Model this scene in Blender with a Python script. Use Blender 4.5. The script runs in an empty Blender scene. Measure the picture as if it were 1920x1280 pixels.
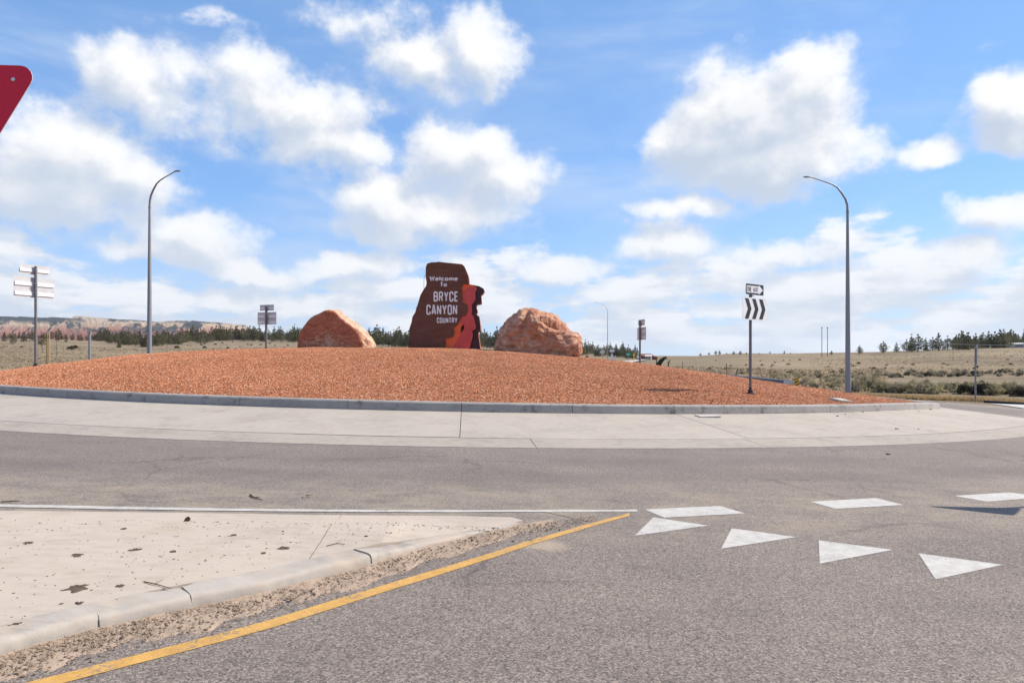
import bpy, bmesh, math, random
import numpy as np
from mathutils import Vector, Matrix, noise as mnoise

random.seed(7)
RNG = np.random.default_rng(11)
R = math.radians
scene = bpy.context.scene
COL = scene.collection

# ------------------------------------------------------------------ camera
CAM_H = 1.6
F = 1280.0            # focal length in pixels of the 1920 wide photograph
HZ = 668.0            # row of the level line
cam_d = bpy.data.cameras.new("camera")
cam_d.sensor_width = 36.0
cam_d.lens = 24.0
cam_d.shift_y = 28.0 / 1920.0
cam_d.clip_start = 0.05
cam_d.clip_end = 60000.0
cam = bpy.data.objects.new("camera", cam_d)
cam.location = (0, 0, CAM_H)
cam.rotation_euler = (R(90), 0, 0)
COL.objects.link(cam)
scene.camera = cam

# ------------------------------------------------------------------ sun, sky, exposure
SUN_EL = R(42)
SUN_AZ = R(74)        # clockwise from +Y (the view direction)
sun_dir = Vector((math.sin(SUN_AZ) * math.cos(SUN_EL), math.cos(SUN_AZ) * math.cos(SUN_EL), math.sin(SUN_EL)))
sun_d = bpy.data.lights.new("sun", 'SUN')
sun_d.energy = 4.5
sun_d.angle = R(0.55)
sun_d.color = (1.0, 0.925, 0.81)
sun = bpy.data.objects.new("sun", sun_d)
sun.rotation_euler = (-sun_dir).to_track_quat('-Z', 'Y').to_euler()
sun.location = sun_dir * 50
COL.objects.link(sun)

scene.view_settings.view_transform = 'Standard'
scene.view_settings.look = 'None'
scene.view_settings.exposure = 0.62
scene.view_settings.gamma = 1.0
scene.view_settings.use_curve_mapping = False
scene.render.engine = 'CYCLES'
scene.cycles.use_denoising = True
scene.cycles.max_bounces = 4
scene.cycles.diffuse_bounces = 2
scene.cycles.use_adaptive_sampling = True
scene.cycles.adaptive_threshold = .02
scene.cycles.volume_bounces = 0
scene.cycles.transparent_max_bounces = 6


class NT:
    """small helper for node trees"""
    def __init__(self, tree):
        self.t = tree
        self.n = tree.nodes
        self.l = tree.links

    def node(self, kind, **kw):
        nd = self.n.new(kind)
        for k, v in kw.items():
            setattr(nd, k, v)
        return nd

    def set(self, sock, v):
        if isinstance(v, bpy.types.NodeSocket):
            self.l.new(v, sock)
        elif v is not None:
            if isinstance(v, (tuple, list)) and len(v) == 3 and sock.type == 'RGBA':
                v = (*v, 1.0)
            sock.default_value = v

    def math(self, op, a, b=None, c=None, clamp=False):
        nd = self.node('ShaderNodeMath', operation=op, use_clamp=clamp)
        self.set(nd.inputs[0], a)
        if b is not None:
            self.set(nd.inputs[1], b)
        if c is not None:
            self.set(nd.inputs[2], c)
        return nd.outputs[0]

    def vmath(self, op, a, b=None, scale=None):
        nd = self.node('ShaderNodeVectorMath', operation=op)
        self.set(nd.inputs[0], a)
        if b is not None:
            self.set(nd.inputs[1], b)
        if scale is not None:
            self.set(nd.inputs['Scale'], scale)
        return nd.outputs['Value'] if op in ('LENGTH', 'DOT_PRODUCT', 'DISTANCE') else nd.outputs[0]

    def mix(self, fac, a, b, mode='MIX'):
        nd = self.node('ShaderNodeMix', data_type='RGBA', blend_type=mode)
        self.set(nd.inputs[0], fac)
        self.set(nd.inputs[6], a)
        self.set(nd.inputs[7], b)
        return nd.outputs[2]

    def noise(self, vec, scale, detail=4.0, rough=0.55, dist=0.0, color=False):
        nd = self.node('ShaderNodeTexNoise')
        if vec is not None:
            self.set(nd.inputs['Vector'], vec)
        nd.inputs['Scale'].default_value = scale
        nd.inputs['Detail'].default_value = detail
        nd.inputs['Roughness'].default_value = rough
        nd.inputs['Distortion'].default_value = dist
        return nd.outputs['Color' if color else 'Fac']

    def voro(self, vec, scale, feature='F1', out='Distance', rand=1.0):
        nd = self.node('ShaderNodeTexVoronoi', feature=feature)
        self.set(nd.inputs['Vector'], vec)
        nd.inputs['Scale'].default_value = scale
        nd.inputs['Randomness'].default_value = rand
        return nd.outputs[out]

    def ramp(self, fac, stops, interp='LINEAR'):
        nd = self.node('ShaderNodeValToRGB')
        cr = nd.color_ramp
        cr.interpolation = interp
        while len(cr.elements) < len(stops):
            cr.elements.new(0.5)
        for e, (p, c) in zip(cr.elements, stops):
            e.position = p
            e.color = (*c, 1.0) if len(c) == 3 else c
        self.set(nd.inputs[0], fac)
        return nd.outputs[0]

    def mapr(self, v, a, b, c=0.0, d=1.0, smooth=True):
        nd = self.node('ShaderNodeMapRange', interpolation_type='SMOOTHSTEP' if smooth else 'LINEAR')
        nd.clamp = True
        self.set(nd.inputs[0], v)
        for i, q in enumerate((a, b, c, d)):
            self.set(nd.inputs[1 + i], q)
        return nd.outputs[0]

    def xyz(self, v):
        nd = self.node('ShaderNodeSeparateXYZ')
        self.set(nd.inputs[0], v)
        return nd.outputs

    def comb(self, x, y, z=0.0):
        nd = self.node('ShaderNodeCombineXYZ')
        for i, q in enumerate((x, y, z)):
            self.set(nd.inputs[i], q)
        return nd.outputs[0]


world = bpy.data.worlds.new("World")
scene.world = world
world.use_nodes = True
W = NT(world.node_tree)
W.n.clear()


def px_to_ang(x, y):
    a = math.atan((x - 960) / F)
    e = math.atan((HZ - y) / F * math.cos(a))
    return a, e


# cumulus seen in the photograph: centre x, y, half width, half height (photo pixels), weight
CLOUDS = [
    (1372, 205, 105, 85, 1.00), (1500, 185, 95, 85, 1.0), (1330, 275, 105, 70, 1.00), (1430, 310, 185, 48, 1.0), (1440, 255, 120, 80, 1.05), (1560, 310, 90, 30, .8),
    (1905, 205, 90, 70, 1.0), (1890, 262, 70, 32, .9), (1765, 293, 75, 28, .72),
    (1862, 405, 105, 44, 1.0),
    (130, 300, 165, 95, .95), (110, 360, 200, 55, .88), (240, 335, 110, 70, .84),
    (245, 155, 105, 70, .74), (340, 115, 110, 50, .62), (470, 165, 120, 70, .76), (550, 210, 150, 85, .84), (600, 280, 150, 50, .76),
    (790, 130, 110, 52, .80), (910, 100, 95, 52, .84), (690, 45, 130, 45, .62),
    (858, 310, 95, 68, .98), (720, 385, 110, 50, 1.0), (800, 410, 180, 45, .9), (930, 345, 90, 55, .84),
    (365, 435, 95, 55, .97), (320, 470, 130, 30, .86),
    (660, 498, 120, 34, .9), (480, 505, 130, 26, .8), (1290, 400, 110, 24, .66),
    (1830, 490, 110, 40, .86), (1480, 480, 150, 34, .80), (1240, 470, 120, 34, .80), (1040, 500, 110, 30, .82),
]

grp = bpy.data.node_groups.new("cloud_field", 'ShaderNodeTree')
grp.interface.new_socket("Ang", in_out='INPUT', socket_type='NodeSocketVector')
grp.interface.new_socket("Dir", in_out='INPUT', socket_type='NodeSocketVector')
grp.interface.new_socket("Density", in_out='OUTPUT', socket_type='NodeSocketFloat')
g = NT(grp)
gi = g.node('NodeGroupInput')
go = g.node('NodeGroupOutput')
ang, dirv = gi.outputs[0], gi.outputs[1]
p = ang
field = None
for cx, cy, rx, ry, wt in CLOUDS:
    a, e = px_to_ang(cx, cy)
    ca = math.cos(a)
    sx = F / (rx * ca * ca)
    sy = F / (ry * ca)
    d = g.vmath('LENGTH', g.vmath('MULTIPLY', g.vmath('SUBTRACT', p, (a, e, 0)), (sx, sy, 0)))
    v = g.math('MULTIPLY_ADD', d, -.52 * wt, wt)
    field = v if field is None else g.math('SMOOTH_MAX', field, v, .16)
# the same kind of cloud all round the sky, denser towards the horizon
sx_, sy_, sz_ = g.xyz(ang)
stretch = g.vmath('MULTIPLY', dirv, (1.0, 1.0, 2.6))
gen = g.noise(stretch, 3.6, 6, .56)
low = g.noise(g.vmath('MULTIPLY', dirv, (1.0, 1.0, 4.2)), 7.5, 5, .58)
el_band = g.mapr(sy_, .02, .26, 1.0, 0.0)
generic = g.math('ADD', g.math('MULTIPLY_ADD', gen, 2.1, -.83),
                 g.math('MULTIPLY', el_band, g.math('MULTIPLY_ADD', low, 2.3, -.74)))
# fewer of the unplaced ones where the placed ones are
front = g.math('MULTIPLY', g.mapr(g.math('ABSOLUTE', sx_), .62, .85, 1.0, 0.0), g.mapr(sy_, .10, .2, 0.0, 1.0))
generic = g.math('SUBTRACT', generic, g.math('MULTIPLY', front, .30))
fbm = g.noise(g.vmath('MULTIPLY', dirv, (1.0, 1.0, 1.25)), 10.5, 7, .60)
billow = g.math('MULTIPLY_ADD', fbm, .95, -.475)
dens = g.math('ADD', g.math('SMOOTH_MAX', field, generic, .12), billow)
g.l.new(dens, go.inputs[0])

tc = W.node('ShaderNodeTexCoord')
dvec = W.vmath('NORMALIZE', tc.outputs['Generated'])
dx, dy, dz = W.xyz(dvec)
az = W.math('ARCTAN2', dx, dy)
el = W.math('ARCSINE', dz)
angv = W.comb(az, el, 0.0)


def cloud(ang_, dir_):
    nd = W.node('ShaderNodeGroup')
    nd.node_tree = grp
    W.l.new(ang_, nd.inputs[0])
    W.l.new(dir_, nd.inputs[1])
    return nd.outputs[0]


w1 = W.noise(dvec, 7.0, 2, .5, 0, True)
w2 = W.noise(dvec, 20.0, 3, .6, 0, True)
wob = W.vmath('ADD', W.vmath('SCALE', W.vmath('SUBTRACT', w1, (.5, .5, .5)), scale=.085),
              W.vmath('SCALE', W.vmath('SUBTRACT', w2, (.5, .5, .5)), scale=.040))
angw = W.vmath('ADD', angv, wob)
dA = cloud(angw, dvec)
off = Vector((.014, .0, .026))
dB = cloud(W.vmath('ADD', angw, (.014, .030, 0)), W.vmath('ADD', dvec, tuple(off)))
alpha = W.mapr(dA, .27, .52)
alpha = W.math('MULTIPLY', alpha, W.mapr(dA, .25, .72, .55, 1.0))
# light on the cloud: bright where it thins out towards the sun, grey under the thick part
shade = W.mapr(W.math('SUBTRACT', dA, dB), -.24, .30)
thick = W.mapr(dB, .30, .95, 1.0, .0)
lit = W.math('MULTIPLY_ADD', shade, .62, W.math('MULTIPLY', thick, .38))
sky = W.node('ShaderNodeTexSky', sky_type='NISHITA')
sky.sun_disc = False
sky.sun_elevation = SUN_EL
sky.sun_rotation = SUN_AZ
sky.altitude = 2300
sky.air_density = 1.0
sky.dust_density = .6
sky.ozone_density = 1.2
cl_base = W.ramp(lit, [(0.0, (4.3, 4.9, 5.9)), (.32, (5.1, 5.55, 6.3)), (.62, (6.2, 6.4, 6.8)), (.85, (7.3, 7.35, 7.5)), (1.0, (7.9, 7.9, 7.9))])
cl_col = W.mix(W.mapr(el, 0.02, .30, .55, 0.0), cl_base, (5.6, 6.05, 6.75))
# thin veil of high cloud and the pale air near the horizon
veil = W.noise(W.vmath('MULTIPLY', dvec, (1.0, 1.0, 3.2)), 2.3, 5, .6, .4)
veil_f = W.math('MULTIPLY', W.mapr(veil, .42, .75), W.mapr(el, 0.0, .45, .75, .66))
hz_f = W.mapr(el, 0.0, .24, .60, 0.0)
s1 = W.mix(1.0, sky.outputs[0], (1.15, 1.36, 1.52), 'MULTIPLY')
s1 = W.mix(.5, s1, (1.9, 3.7, 7.1))
s2 = W.mix(veil_f, s1, (4.7, 5.6, 7.0))
s3 = W.mix(hz_f, s2, (4.3, 5.1, 6.3))
s4 = W.mix(alpha, s3, cl_col)
bg = W.node('ShaderNodeBackground')
bg.inputs['Strength'].default_value = .088
W.l.new(s4, bg.inputs['Color'])
wo = W.node('ShaderNodeOutputWorld')
W.l.new(bg.outputs[0], wo.inputs[0])
world.cycles.sampling_method = 'MANUAL'
world.cycles.sample_map_resolution = 512

# ------------------------------------------------------------------ the lie of the land
S_, T_ = .023, 18.0 / 1280.0
CX, CY = -2.88, 42.30          # centre of the roundabout
R_KERB, R_APRON, R_ROAD = 24.9, 29.1, 35.15


def sst(x, a, b):
    u = np.clip((np.asarray(x, float) - a) / (b - a), 0, 1)
    return u * u * (3 - 2 * u)


def G(X, Y):
    """the evenly tilted ground the roundabout is laid on"""
    X = np.asarray(X, float)
    Y = np.asarray(Y, float)
    return -S_ * X - T_ * Y - .36 * sst(X, 6, 18) * sst(Y, 22, 35)


def gp(x, y, h=CAM_H):
    """ground point under a pixel of the photograph (even ground)"""
    px = x - 960.0
    Z = h * F / ((y - 686.0) - S_ * px)
    return px * Z / F, Z


# rows seen in each direction: column = photo x - 960, row = distance
T_Z = [45, 60, 90, 140, 220, 350, 550, 900, 2000, 5000, 12000]
T_PX = [-1700, -960, -700, -450, -200, 0, 200, 290, 440, 640, 960, 1700]
T_Y = [
    [696, 684, 672, 661, 650, 638, 627, 622, 632, 645, 655],
    [709, 698, 687, 676, 664, 652, 641, 635, 641, 648, 655],
    [715, 704, 690, 679, 669, 659, 650, 641, 645, 650, 655],
    [721, 710, 694, 681, 670, 658, 646, 638, 645, 650, 656],
    [726, 713, 697, 684, 673, 660, 649, 642, 648, 652, 657],
    [731, 718, 700, 687, 676, 664, 655, 649, 653, 656, 659],
    [736, 722, 704, 691, 683, 677, 671, 664, 664, 664, 665],
    [738, 724, 706, 694, 685, 678, 672, 668.5, 667.5, 667, 667],
    [741, 726, 710, 699, 686, 672, 662.5, 667, 668, 668, 668],
    [745, 732, 714, 702, 690, 674, 660.5, 666, 668, 668, 668],
    [753, 740, 720, 707, 691, 664, 650, 660, 667, 668, 668],
    [770, 757, 737, 718, 696, 660, 640, 650, 662, 667, 668],
]
T_Y = np.array(T_Y, float)
LZ = np.log(np.array(T_Z, float))


def table_z(px, Z):
    px = np.clip(px, -1700, 1700)
    lz = np.clip(np.log(np.maximum(Z, 1.0)), LZ[0], LZ[-1])
    tp = np.array(T_PX, float)
    i = np.clip(np.searchsorted(tp, px, 'right') - 1, 0, len(tp) - 2)
    u = (px - tp[i]) / (tp[i + 1] - tp[i])
    u = u * u * (3 - 2 * u)
    j = np.clip(np.searchsorted(LZ, lz, 'right') - 1, 0, len(LZ) - 2)
    v = (lz - LZ[j]) / (LZ[j + 1] - LZ[j])

    def cr(jj):
        return T_Y[i, jj] * (1 - u) + T_Y[i + 1, jj] * u
    j0, j3 = np.clip(j - 1, 0, None), np.clip(j + 2, None, len(LZ) - 1)
    p0, p1, p2, p3 = cr(j0), cr(j), cr(j + 1), cr(j3)
    m1, m2 = (p2 - p0) * .5, (p3 - p1) * .5
    v2, v3 = v * v, v * v * v
    y = (2 * v3 - 3 * v2 + 1) * p1 + (v3 - 2 * v2 + v) * m1 + (-2 * v3 + 3 * v2) * p2 + (v3 - v2) * m2
    return CAM_H - (y - HZ) * Z / F


def vnoise(X, Y, s, seed=0.0):
    """cheap smooth value noise on arrays"""
    x = X * s + seed * 17.3
    y = Y * s - seed * 9.1
    xi, yi = np.floor(x), np.floor(y)
    xf, yf = x - xi, y - yi
    xf = xf * xf * (3 - 2 * xf)
    yf = yf * yf * (3 - 2 * yf)

    def h(a, b):
        q = np.sin(a * 127.1 + b * 311.7 + seed * 3.7) * 43758.5453
        return q - np.floor(q)
    return (h(xi, yi) * (1 - xf) + h(xi + 1, yi) * xf) * (1 - yf) + (h(xi, yi + 1) * (1 - xf) + h(xi + 1, yi + 1) * xf) * yf


def T(X, Y):
    """height of the natural ground"""
    X = np.asarray(X, float)
    Y = np.asarray(Y, float)
    d = np.hypot(X, Y)
    a = np.arctan2(X, Y)
    ac = np.clip(a, -.92, .92)
    Z = np.maximum(d * np.cos(ac), 1.0)
    zt = table_z(F * np.tan(ac), Z)
    rr = np.hypot(X - CX, Y - CY)
    back = sst(np.abs(a), 1.0, 1.9)
    w = sst(rr, 39, 62) * sst(d, 38, 60) * (1 - back)
    n = (vnoise(X, Y, .05, 1) - .5) * .5 + (vnoise(X, Y, .013, 2) - .5) * 1.3 * sst(d, 90, 300)
    base = G(X, Y)
    far = np.where(back > 0, base * (1 - sst(d, 300, 900)) + 4 * sst(d, 300, 900), base)
    return far * (1 - w) + (zt + n * sst(d, 60, 120)) * w


def hit(x, y, zmin=50, zmax=1500):
    """where the line of sight through a photo pixel meets the land"""
    px = x - 960.0
    Zs = np.exp(np.linspace(math.log(zmin), math.log(zmax), 700))
    z = T(px * Zs / F, Zs)
    rows = HZ + F * (CAM_H - z) / Zs
    k = np.argmax(rows <= y) if np.any(rows <= y) else int(np.argmin(rows))
    Z = Zs[k]
    return px * Z / F, Z, float(z[k])


# ------------------------------------------------------------------ materials
def principled(name, rough=.8, spec=.3):
    m = bpy.data.materials.new(name)
    m.use_nodes = True
    nt = NT(m.node_tree)
    b = m.node_tree.nodes.get('Principled BSDF')
    b.inputs['Roughness'].default_value = rough
    b.inputs['Specular IOR Level'].default_value = spec
    return m, nt, b


def pos(nt):
    return nt.node('ShaderNodeNewGeometry').outputs['Position']


def objco(nt):
    return nt.node('ShaderNodeTexCoord').outputs['Object']


def bump(nt, b, h, strength, dist):
    nd = nt.node('ShaderNodeBump')
    nd.inputs['Strength'].default_value = strength
    nd.inputs['Distance'].default_value = dist
    nt.set(nd.inputs['Height'], h)
    nt.l.new(nd.outputs[0], b.inputs['Normal'])


M = {}


def mat_asphalt(name, base, dust_amt):
    m, nt, b = principled(name, .88, .25)
    P = pos(nt)
    cell = nt.voro(P, 98, out='Color')
    cx_, cy_, cz_ = nt.xyz(cell)
    grain = nt.noise(P, 210, 2, .7)
    mid = nt.noise(P, 46, 3, .7)
    big = nt.noise(P, .55, 5, .6)
    streak = nt.noise(nt.vmath('MULTIPLY', P, (.25, 1.6, 1)), 1.0, 5, .6)
    val = nt.math('MULTIPLY_ADD', cx_, .62, nt.math('MULTIPLY', mid, .42))
    val = nt.math('MULTIPLY_ADD', grain, .42, val)
    val = nt.math('MULTIPLY_ADD', val, 1.0, -.22)
    col = nt.mix(1.0, nt.ramp(val, [(.08, tuple(c * .22 for c in base)), (.32, tuple(c * .72 for c in base)),
                                    (.60, tuple(c * 1.10 for c in base)), (.88, tuple(c * 1.9 for c in base))]),
                 nt.ramp(big, [(.25, (.82, .82, .83)), (.75, (1.13, 1.12, 1.10))]), 'MULTIPLY')
    col = nt.mix(1.0, col, nt.ramp(streak, [(.3, (.93, .93, .93)), (.7, (1.07, 1.06, 1.04))]), 'MULTIPLY')
    rr = nt.vmath('LENGTH', nt.vmath('MULTIPLY', nt.vmath('SUBTRACT', P, (CX, CY, 0)), (1, 1, 0)))
    # wheel paths polished darker round the circle, hairline cracks, drips
    wp = nt.math('ADD', nt.math('MULTIPLY', nt.mapr(rr, 30.0, 30.9), nt.mapr(rr, 31.7, 30.9)), nt.math('MULTIPLY', nt.mapr(rr, 31.9, 32.7), nt.mapr(rr, 33.6, 32.7)))
    wpn = nt.math('MULTIPLY', wp, nt.mapr(nt.noise(P, .5, 5, .6), .25, .6))
    col = nt.mix(nt.math('MULTIPLY', wpn, .32), col, tuple(c * .62 for c in base))
    pw = nt.vmath('ADD', P, nt.vmath('SCALE', nt.vmath('SUBTRACT', nt.noise(P, 1.3, 5, .65, 0, True), (.5, .5, .5)), scale=.55))
    crk = nt.math('MULTIPLY', nt.mapr(nt.voro(pw, .34, 'DISTANCE_TO_EDGE'), .012, .003), nt.mapr(nt.noise(P, .33, 3, .5), .50, .60))
    col = nt.mix(nt.math('MULTIPLY', crk, .38), col, tuple(c * .28 for c in base))
    spot = nt.mapr(nt.vmath('LENGTH', nt.vmath('MULTIPLY', nt.vmath('SUBTRACT', nt.vmath('ADD', P, nt.vmath('SCALE', nt.noise(P, 3.0, 5, .7, 0, True), scale=.35)), (gp(1022, 1023)[0] + .17, gp(1022, 1023)[1] + .17, 0)), (1.0, 1.0, 0))), .26, .06)
    col = nt.mix(nt.math('MULTIPLY', spot, .65), col, (.40, .32, .23))
    if dust_amt:
        near = nt.math('MULTIPLY', nt.mapr(rr, 32.4, 34.3), nt.mapr(rr, 36.6, 35.6))
        dn = nt.noise(nt.vmath('MULTIPLY', P, (.7, 1.15, 1)), 1.6, 7, .74)
        f = nt.math('MULTIPLY', nt.math('MULTIPLY', near, nt.mapr(dn, .36, .68)), dust_amt)
        f = nt.math('MULTIPLY', f, nt.mapr(grain, .28, .62, .35, 1.0))
        col = nt.mix(f, col, (.38, .31, .22))
    nt.l.new(col, b.inputs['Base Color'])
    h = nt.math('MULTIPLY_ADD', cy_, .6, grain)
    bump(nt, b, h, .55, .006)
    return m


M['asphalt_ring'] = mat_asphalt('asphalt_ring', (.186, .156, .137), .6)
M['asphalt_new'] = mat_asphalt('asphalt_approach', (.190, .157, .136), .5)


def mat_concrete(name, base, blotch=.10, dirt=None, scale=1.0, rough=.9):
    m, nt, b = principled(name, rough, .2)
    P = pos(nt)
    n1 = nt.noise(P, .8 * scale, 6, .62)
    n2 = nt.noise(nt.vmath('MULTIPLY', P, (1, 2.2, 3)), 5 * scale, 6, .65)
    n3 = nt.noise(P, 160, 3, .7)
    v = nt.math('MULTIPLY_ADD', n2, .5, nt.math('MULTIPLY', n1, .5))
    lo = tuple(c * (1 - 2.2 * blotch) for c in base)
    hi = tuple(c * (1 + .9 * blotch) for c in base)
    col = nt.ramp(v, [(.28, lo), (.5, base), (.74, hi)])
    col = nt.mix(1.0, col, nt.ramp(n3, [(.25, (.86, .86, .86)), (.6, (1.03, 1.03, 1.03))]), 'MULTIPLY')
    if dirt:
        dcol, lo_, hi_, sc, amt = dirt
        dn = nt.noise(P, sc, 7, .7)
        col = nt.mix(nt.math('MULTIPLY', nt.mapr(dn, lo_, hi_), amt), col, dcol)
    nt.l.new(col, b.inputs['Base Color'])
    bump(nt, b, nt.math('MULTIPLY_ADD', n2, 1.0, nt.math('MULTIPLY', n3, .6)), .35, .006)
    return m


M['apron'] = mat_concrete('apron_concrete', (.385, .333, .282), .12, ((.24, .19, .15), .52, .72, 1.1, .45))
M['gutter'] = mat_concrete('gutter_concrete', (.350, .300, .254), .18, ((.20, .175, .15), .5, .72, 1.6, .5))
M['kerb'] = mat_concrete('kerb_concrete', (.325, .296, .272), .16, ((.11, .10, .095), .52, .70, 2.6, .8))
M['island_slab'] = mat_concrete('island_concrete', (.435, .362, .298), .12, ((.36, .265, .185), .5, .8, 1.4, .5))
M['island_kerb'] = mat_concrete('island_kerb_concrete', (.375, .330, .288), .18, ((.40, .32, .25), .46, .62, 2.2, .75))
M['pad'] = mat_concrete('pad_concrete', (.44, .40, .36), .1)


def mat_paint(name, base, wear=.52, under=(.15, .14, .13)):
    m, nt, b = principled(name, .7, .3)
    P = pos(nt)
    n1 = nt.noise(P, 55, 5, .75)
    n2 = nt.noise(P, 3.2, 4, .6)
    v = nt.math('MULTIPLY_ADD', n2, .35, nt.math('MULTIPLY', n1, .75))
    f = nt.mapr(v, wear + .085, wear + .16)
    tone = nt.mix(1.0, base, nt.ramp(nt.noise(P, 9, 6, .7), [(.3, (.74, .72, .69)), (.7, (1.05, 1.05, 1.05))]), 'MULTIPLY')
    nt.l.new(nt.mix(f, tone, under), b.inputs['Base Color'])
    bump(nt, b, nt.noise(P, 200, 3, .7), .45, .004)
    return m


M['white_paint'] = mat_paint('white_road_paint', (.50, .468, .435))
M['yellow_paint'] = mat_paint('yellow_road_paint', (.56, .315, .085), .50)


def mat_flat(name, base, rough=.6, spec=.3, metal=0.0, var=.08, sc=6.0):
    m, nt, b = principled(name, rough, spec)
    P = objco(nt)
    n = nt.noise(P, sc, 6, .65)
    lo = tuple(c * (1 - var) for c in base)
    hi = tuple(min(1, c * (1 + var)) for c in base)
    nt.l.new(nt.ramp(n, [(.3, lo), (.7, hi)]), b.inputs['Base Color'])
    b.inputs['Metallic'].default_value = metal
    nt.l.new(nt.mapr(n, .2, .8, rough * .85, min(1, rough * 1.15)), b.inputs['Roughness'])
    return m


M['galv'] = mat_flat('galvanised_steel', (.25, .25, .262), .55, .5, .5, .14, 9)
M['galv_dark'] = mat_flat('weathered_steel', (.17, .165, .17), .6, .4, .4, .15, 9)
M['alu'] = mat_flat('sign_back_aluminium', (.50, .495, .50), .5, .5, .2, .07, 5)
M['alu_lit'] = mat_flat('sign_rail_aluminium', (.72, .72, .72), .45, .5, .2, .05, 5)
M['sign_white'] = mat_flat('sign_white', (.72, .70, .71), .45, .4, 0, .05, 4)
M['sign_black'] = mat_flat('sign_black', (.016, .016, .022), .45, .4, 0, .2, 4)
M['sign_red'] = mat_flat('sign_red', (.60, .006, .034), .5, .35, 0, .05, 4)
M['sign_green'] = mat_flat('sign_green', (.012, .20, .10), .5, .35, 0, .1, 4)
M['sign_yellow'] = mat_flat('sign_yellow', (.80, .46, .02), .5, .35, 0, .06, 4)
M['bolt'] = mat_flat('bolt_steel', (.6, .58, .55), .4, .5, .7, .1, 40)
M['letter'] = mat_flat('lettering_white', (.80, .77, .77), .6, .3, 0, .04, 3)
M['orange_panel'] = mat_flat('orange_panel', (.78, .140, .045), .6, .3, 0, .16, 1.6)
M['red_panel'] = mat_flat('red_panel', (.60, .088, .078), .6, .3, 0, .16, 1.4)
M['dark_panel'] = mat_flat('dark_maroon_panel', (.060, .030, .034), .65, .3, 0, .2, 2)
M['rim'] = mat_flat('rust_orange_edge', (.36, .12, .055), .7, .3, 0, .2, 4)
M['wood'] = mat_flat('weathered_wood', (.13, .095, .065), .9, .15, 0, .3, 12)
M['wood_new'] = mat_flat('yellow_timber', (.46, .28, .10), .85, .2, 0, .2, 12)
M['cable'] = mat_flat('cable', (.30, .30, .31), .6, .3, .2, .1, 5)
M['wall_far'] = mat_flat('pale_wall', (.40, .36, .33), .85, .2, 0, .1, .6)
M['roof_far'] = mat_flat('pale_metal_roof', (.62, .60, .58), .5, .4, .1, .06, .6)
M['wall_red'] = mat_flat('red_brown_wall', (.20, .075, .055), .85, .2, 0, .15, .6)
M['twig'] = mat_flat('twig_wood', (.12, .075, .045), .9, .1, 0, .3, 30)
M['mud'] = mat_flat('dried_mud', (.095, .070, .050), .95, .1, 0, .4, 14)
M['iron'] = mat_flat('cast_iron', (.035, .034, .036), .7, .3, .2, .2, 9)


def mat_monument():
    m, nt, b = principled('brown_monument_face', .8, .25)
    P = objco(nt)
    n1 = nt.noise(nt.vmath('MULTIPLY', P, (.7, 1, 2.6)), 1.4, 7, .66)
    n2 = nt.noise(P, 14, 6, .7)
    v = nt.math('MULTIPLY_ADD', n2, .3, nt.math('MULTIPLY', n1, .75))
    nt.l.new(nt.ramp(v, [(.3, (.098, .041, .027)), (.52, (.150, .064, .043)), (.75, (.200, .090, .060))]), b.inputs['Base Color'])
    bump(nt, b, nt.math('MULTIPLY_ADD', n2, .4, n1), .7, .05)
    return m


M['monument'] = mat_monument()


def mat_rock(name, cols, crust, crust_lo, crust_hi, lit_skin=False):
    m, nt, b = principled(name, .92, .12)
    P = objco(nt)
    n1 = nt.noise(P, .75, 7, .62, .4)
    n2 = nt.noise(nt.vmath('MULTIPLY', P, (1, 1, 2.0)), 3.5, 8, .7, .3)
    n3 = nt.noise(P, 26, 5, .7)
    v = nt.math('MULTIPLY_ADD', n2, .45, nt.math('MULTIPLY', n1, .62))
    col = nt.ramp(v, [(.30, cols[0]), (.45, cols[1]), (.58, cols[2]), (.75, cols[3])])
    col = nt.mix(1.0, col, nt.ramp(n3, [(.3, (.78, .77, .77)), (.7, (1.1, 1.1, 1.1))]), 'MULTIPLY')
    c1 = nt.noise(nt.vmath('ADD', P, (3.1, 8.2, 1.7)), 1.5, 8, .7, .6)
    col = nt.mix(nt.math('MULTIPLY', nt.mapr(c1, crust_lo, crust_hi), .8), col, crust)
    if lit_skin:
        # cut face is fresh red stone; the pale old outside also paints a sunlit rim
        lit_sk = nt.math('MULTIPLY', nt.mapr(nt.math('MULTIPLY_ADD', n2, .5, nt.math('SUBTRACT', nt.xyz(P)[1], .25)), .04, .22), nt.mapr(c1, .30, .52))
        col = nt.mix(nt.math('MULTIPLY', lit_sk, .8), col, crust)
    # fractures and bedding
    pw = nt.vmath('ADD', P, nt.vmath('SCALE', nt.noise(P, 1.1, 5, .65, 0, True), scale=.9))
    fr = nt.mapr(nt.voro(nt.vmath('MULTIPLY', pw, (1, 1, 1.6)), .85, 'DISTANCE_TO_EDGE'), .020, .004)
    fr = nt.math('MULTIPLY', fr, nt.mapr(nt.noise(P, .9, 3, .5), .42, .55))
    col = nt.mix(nt.math('MULTIPLY', fr, .55), col, tuple(c * .45 for c in cols[0]))
    nt.l.new(col, b.inputs['Base Color'])
    bump(nt, b, nt.math('SUBTRACT', nt.math('MULTIPLY_ADD', n3, .25, nt.math('MULTIPLY', n2, .8)), nt.math('MULTIPLY', fr, .25)), 1.0, .16)
    return m


M['rock_a'] = mat_rock('cut_sandstone', [(.28, .095, .052), (.44, .155, .086), (.52, .205, .125), (.56, .27, .19)], (.72, .53, .38), .58, .74, True)
M['rock_b'] = mat_rock('rough_sandstone', [(.30, .120, .070), (.50, .225, .135), (.62, .325, .210), (.68, .43, .30)], (.74, .56, .42), .50, .66)


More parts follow.
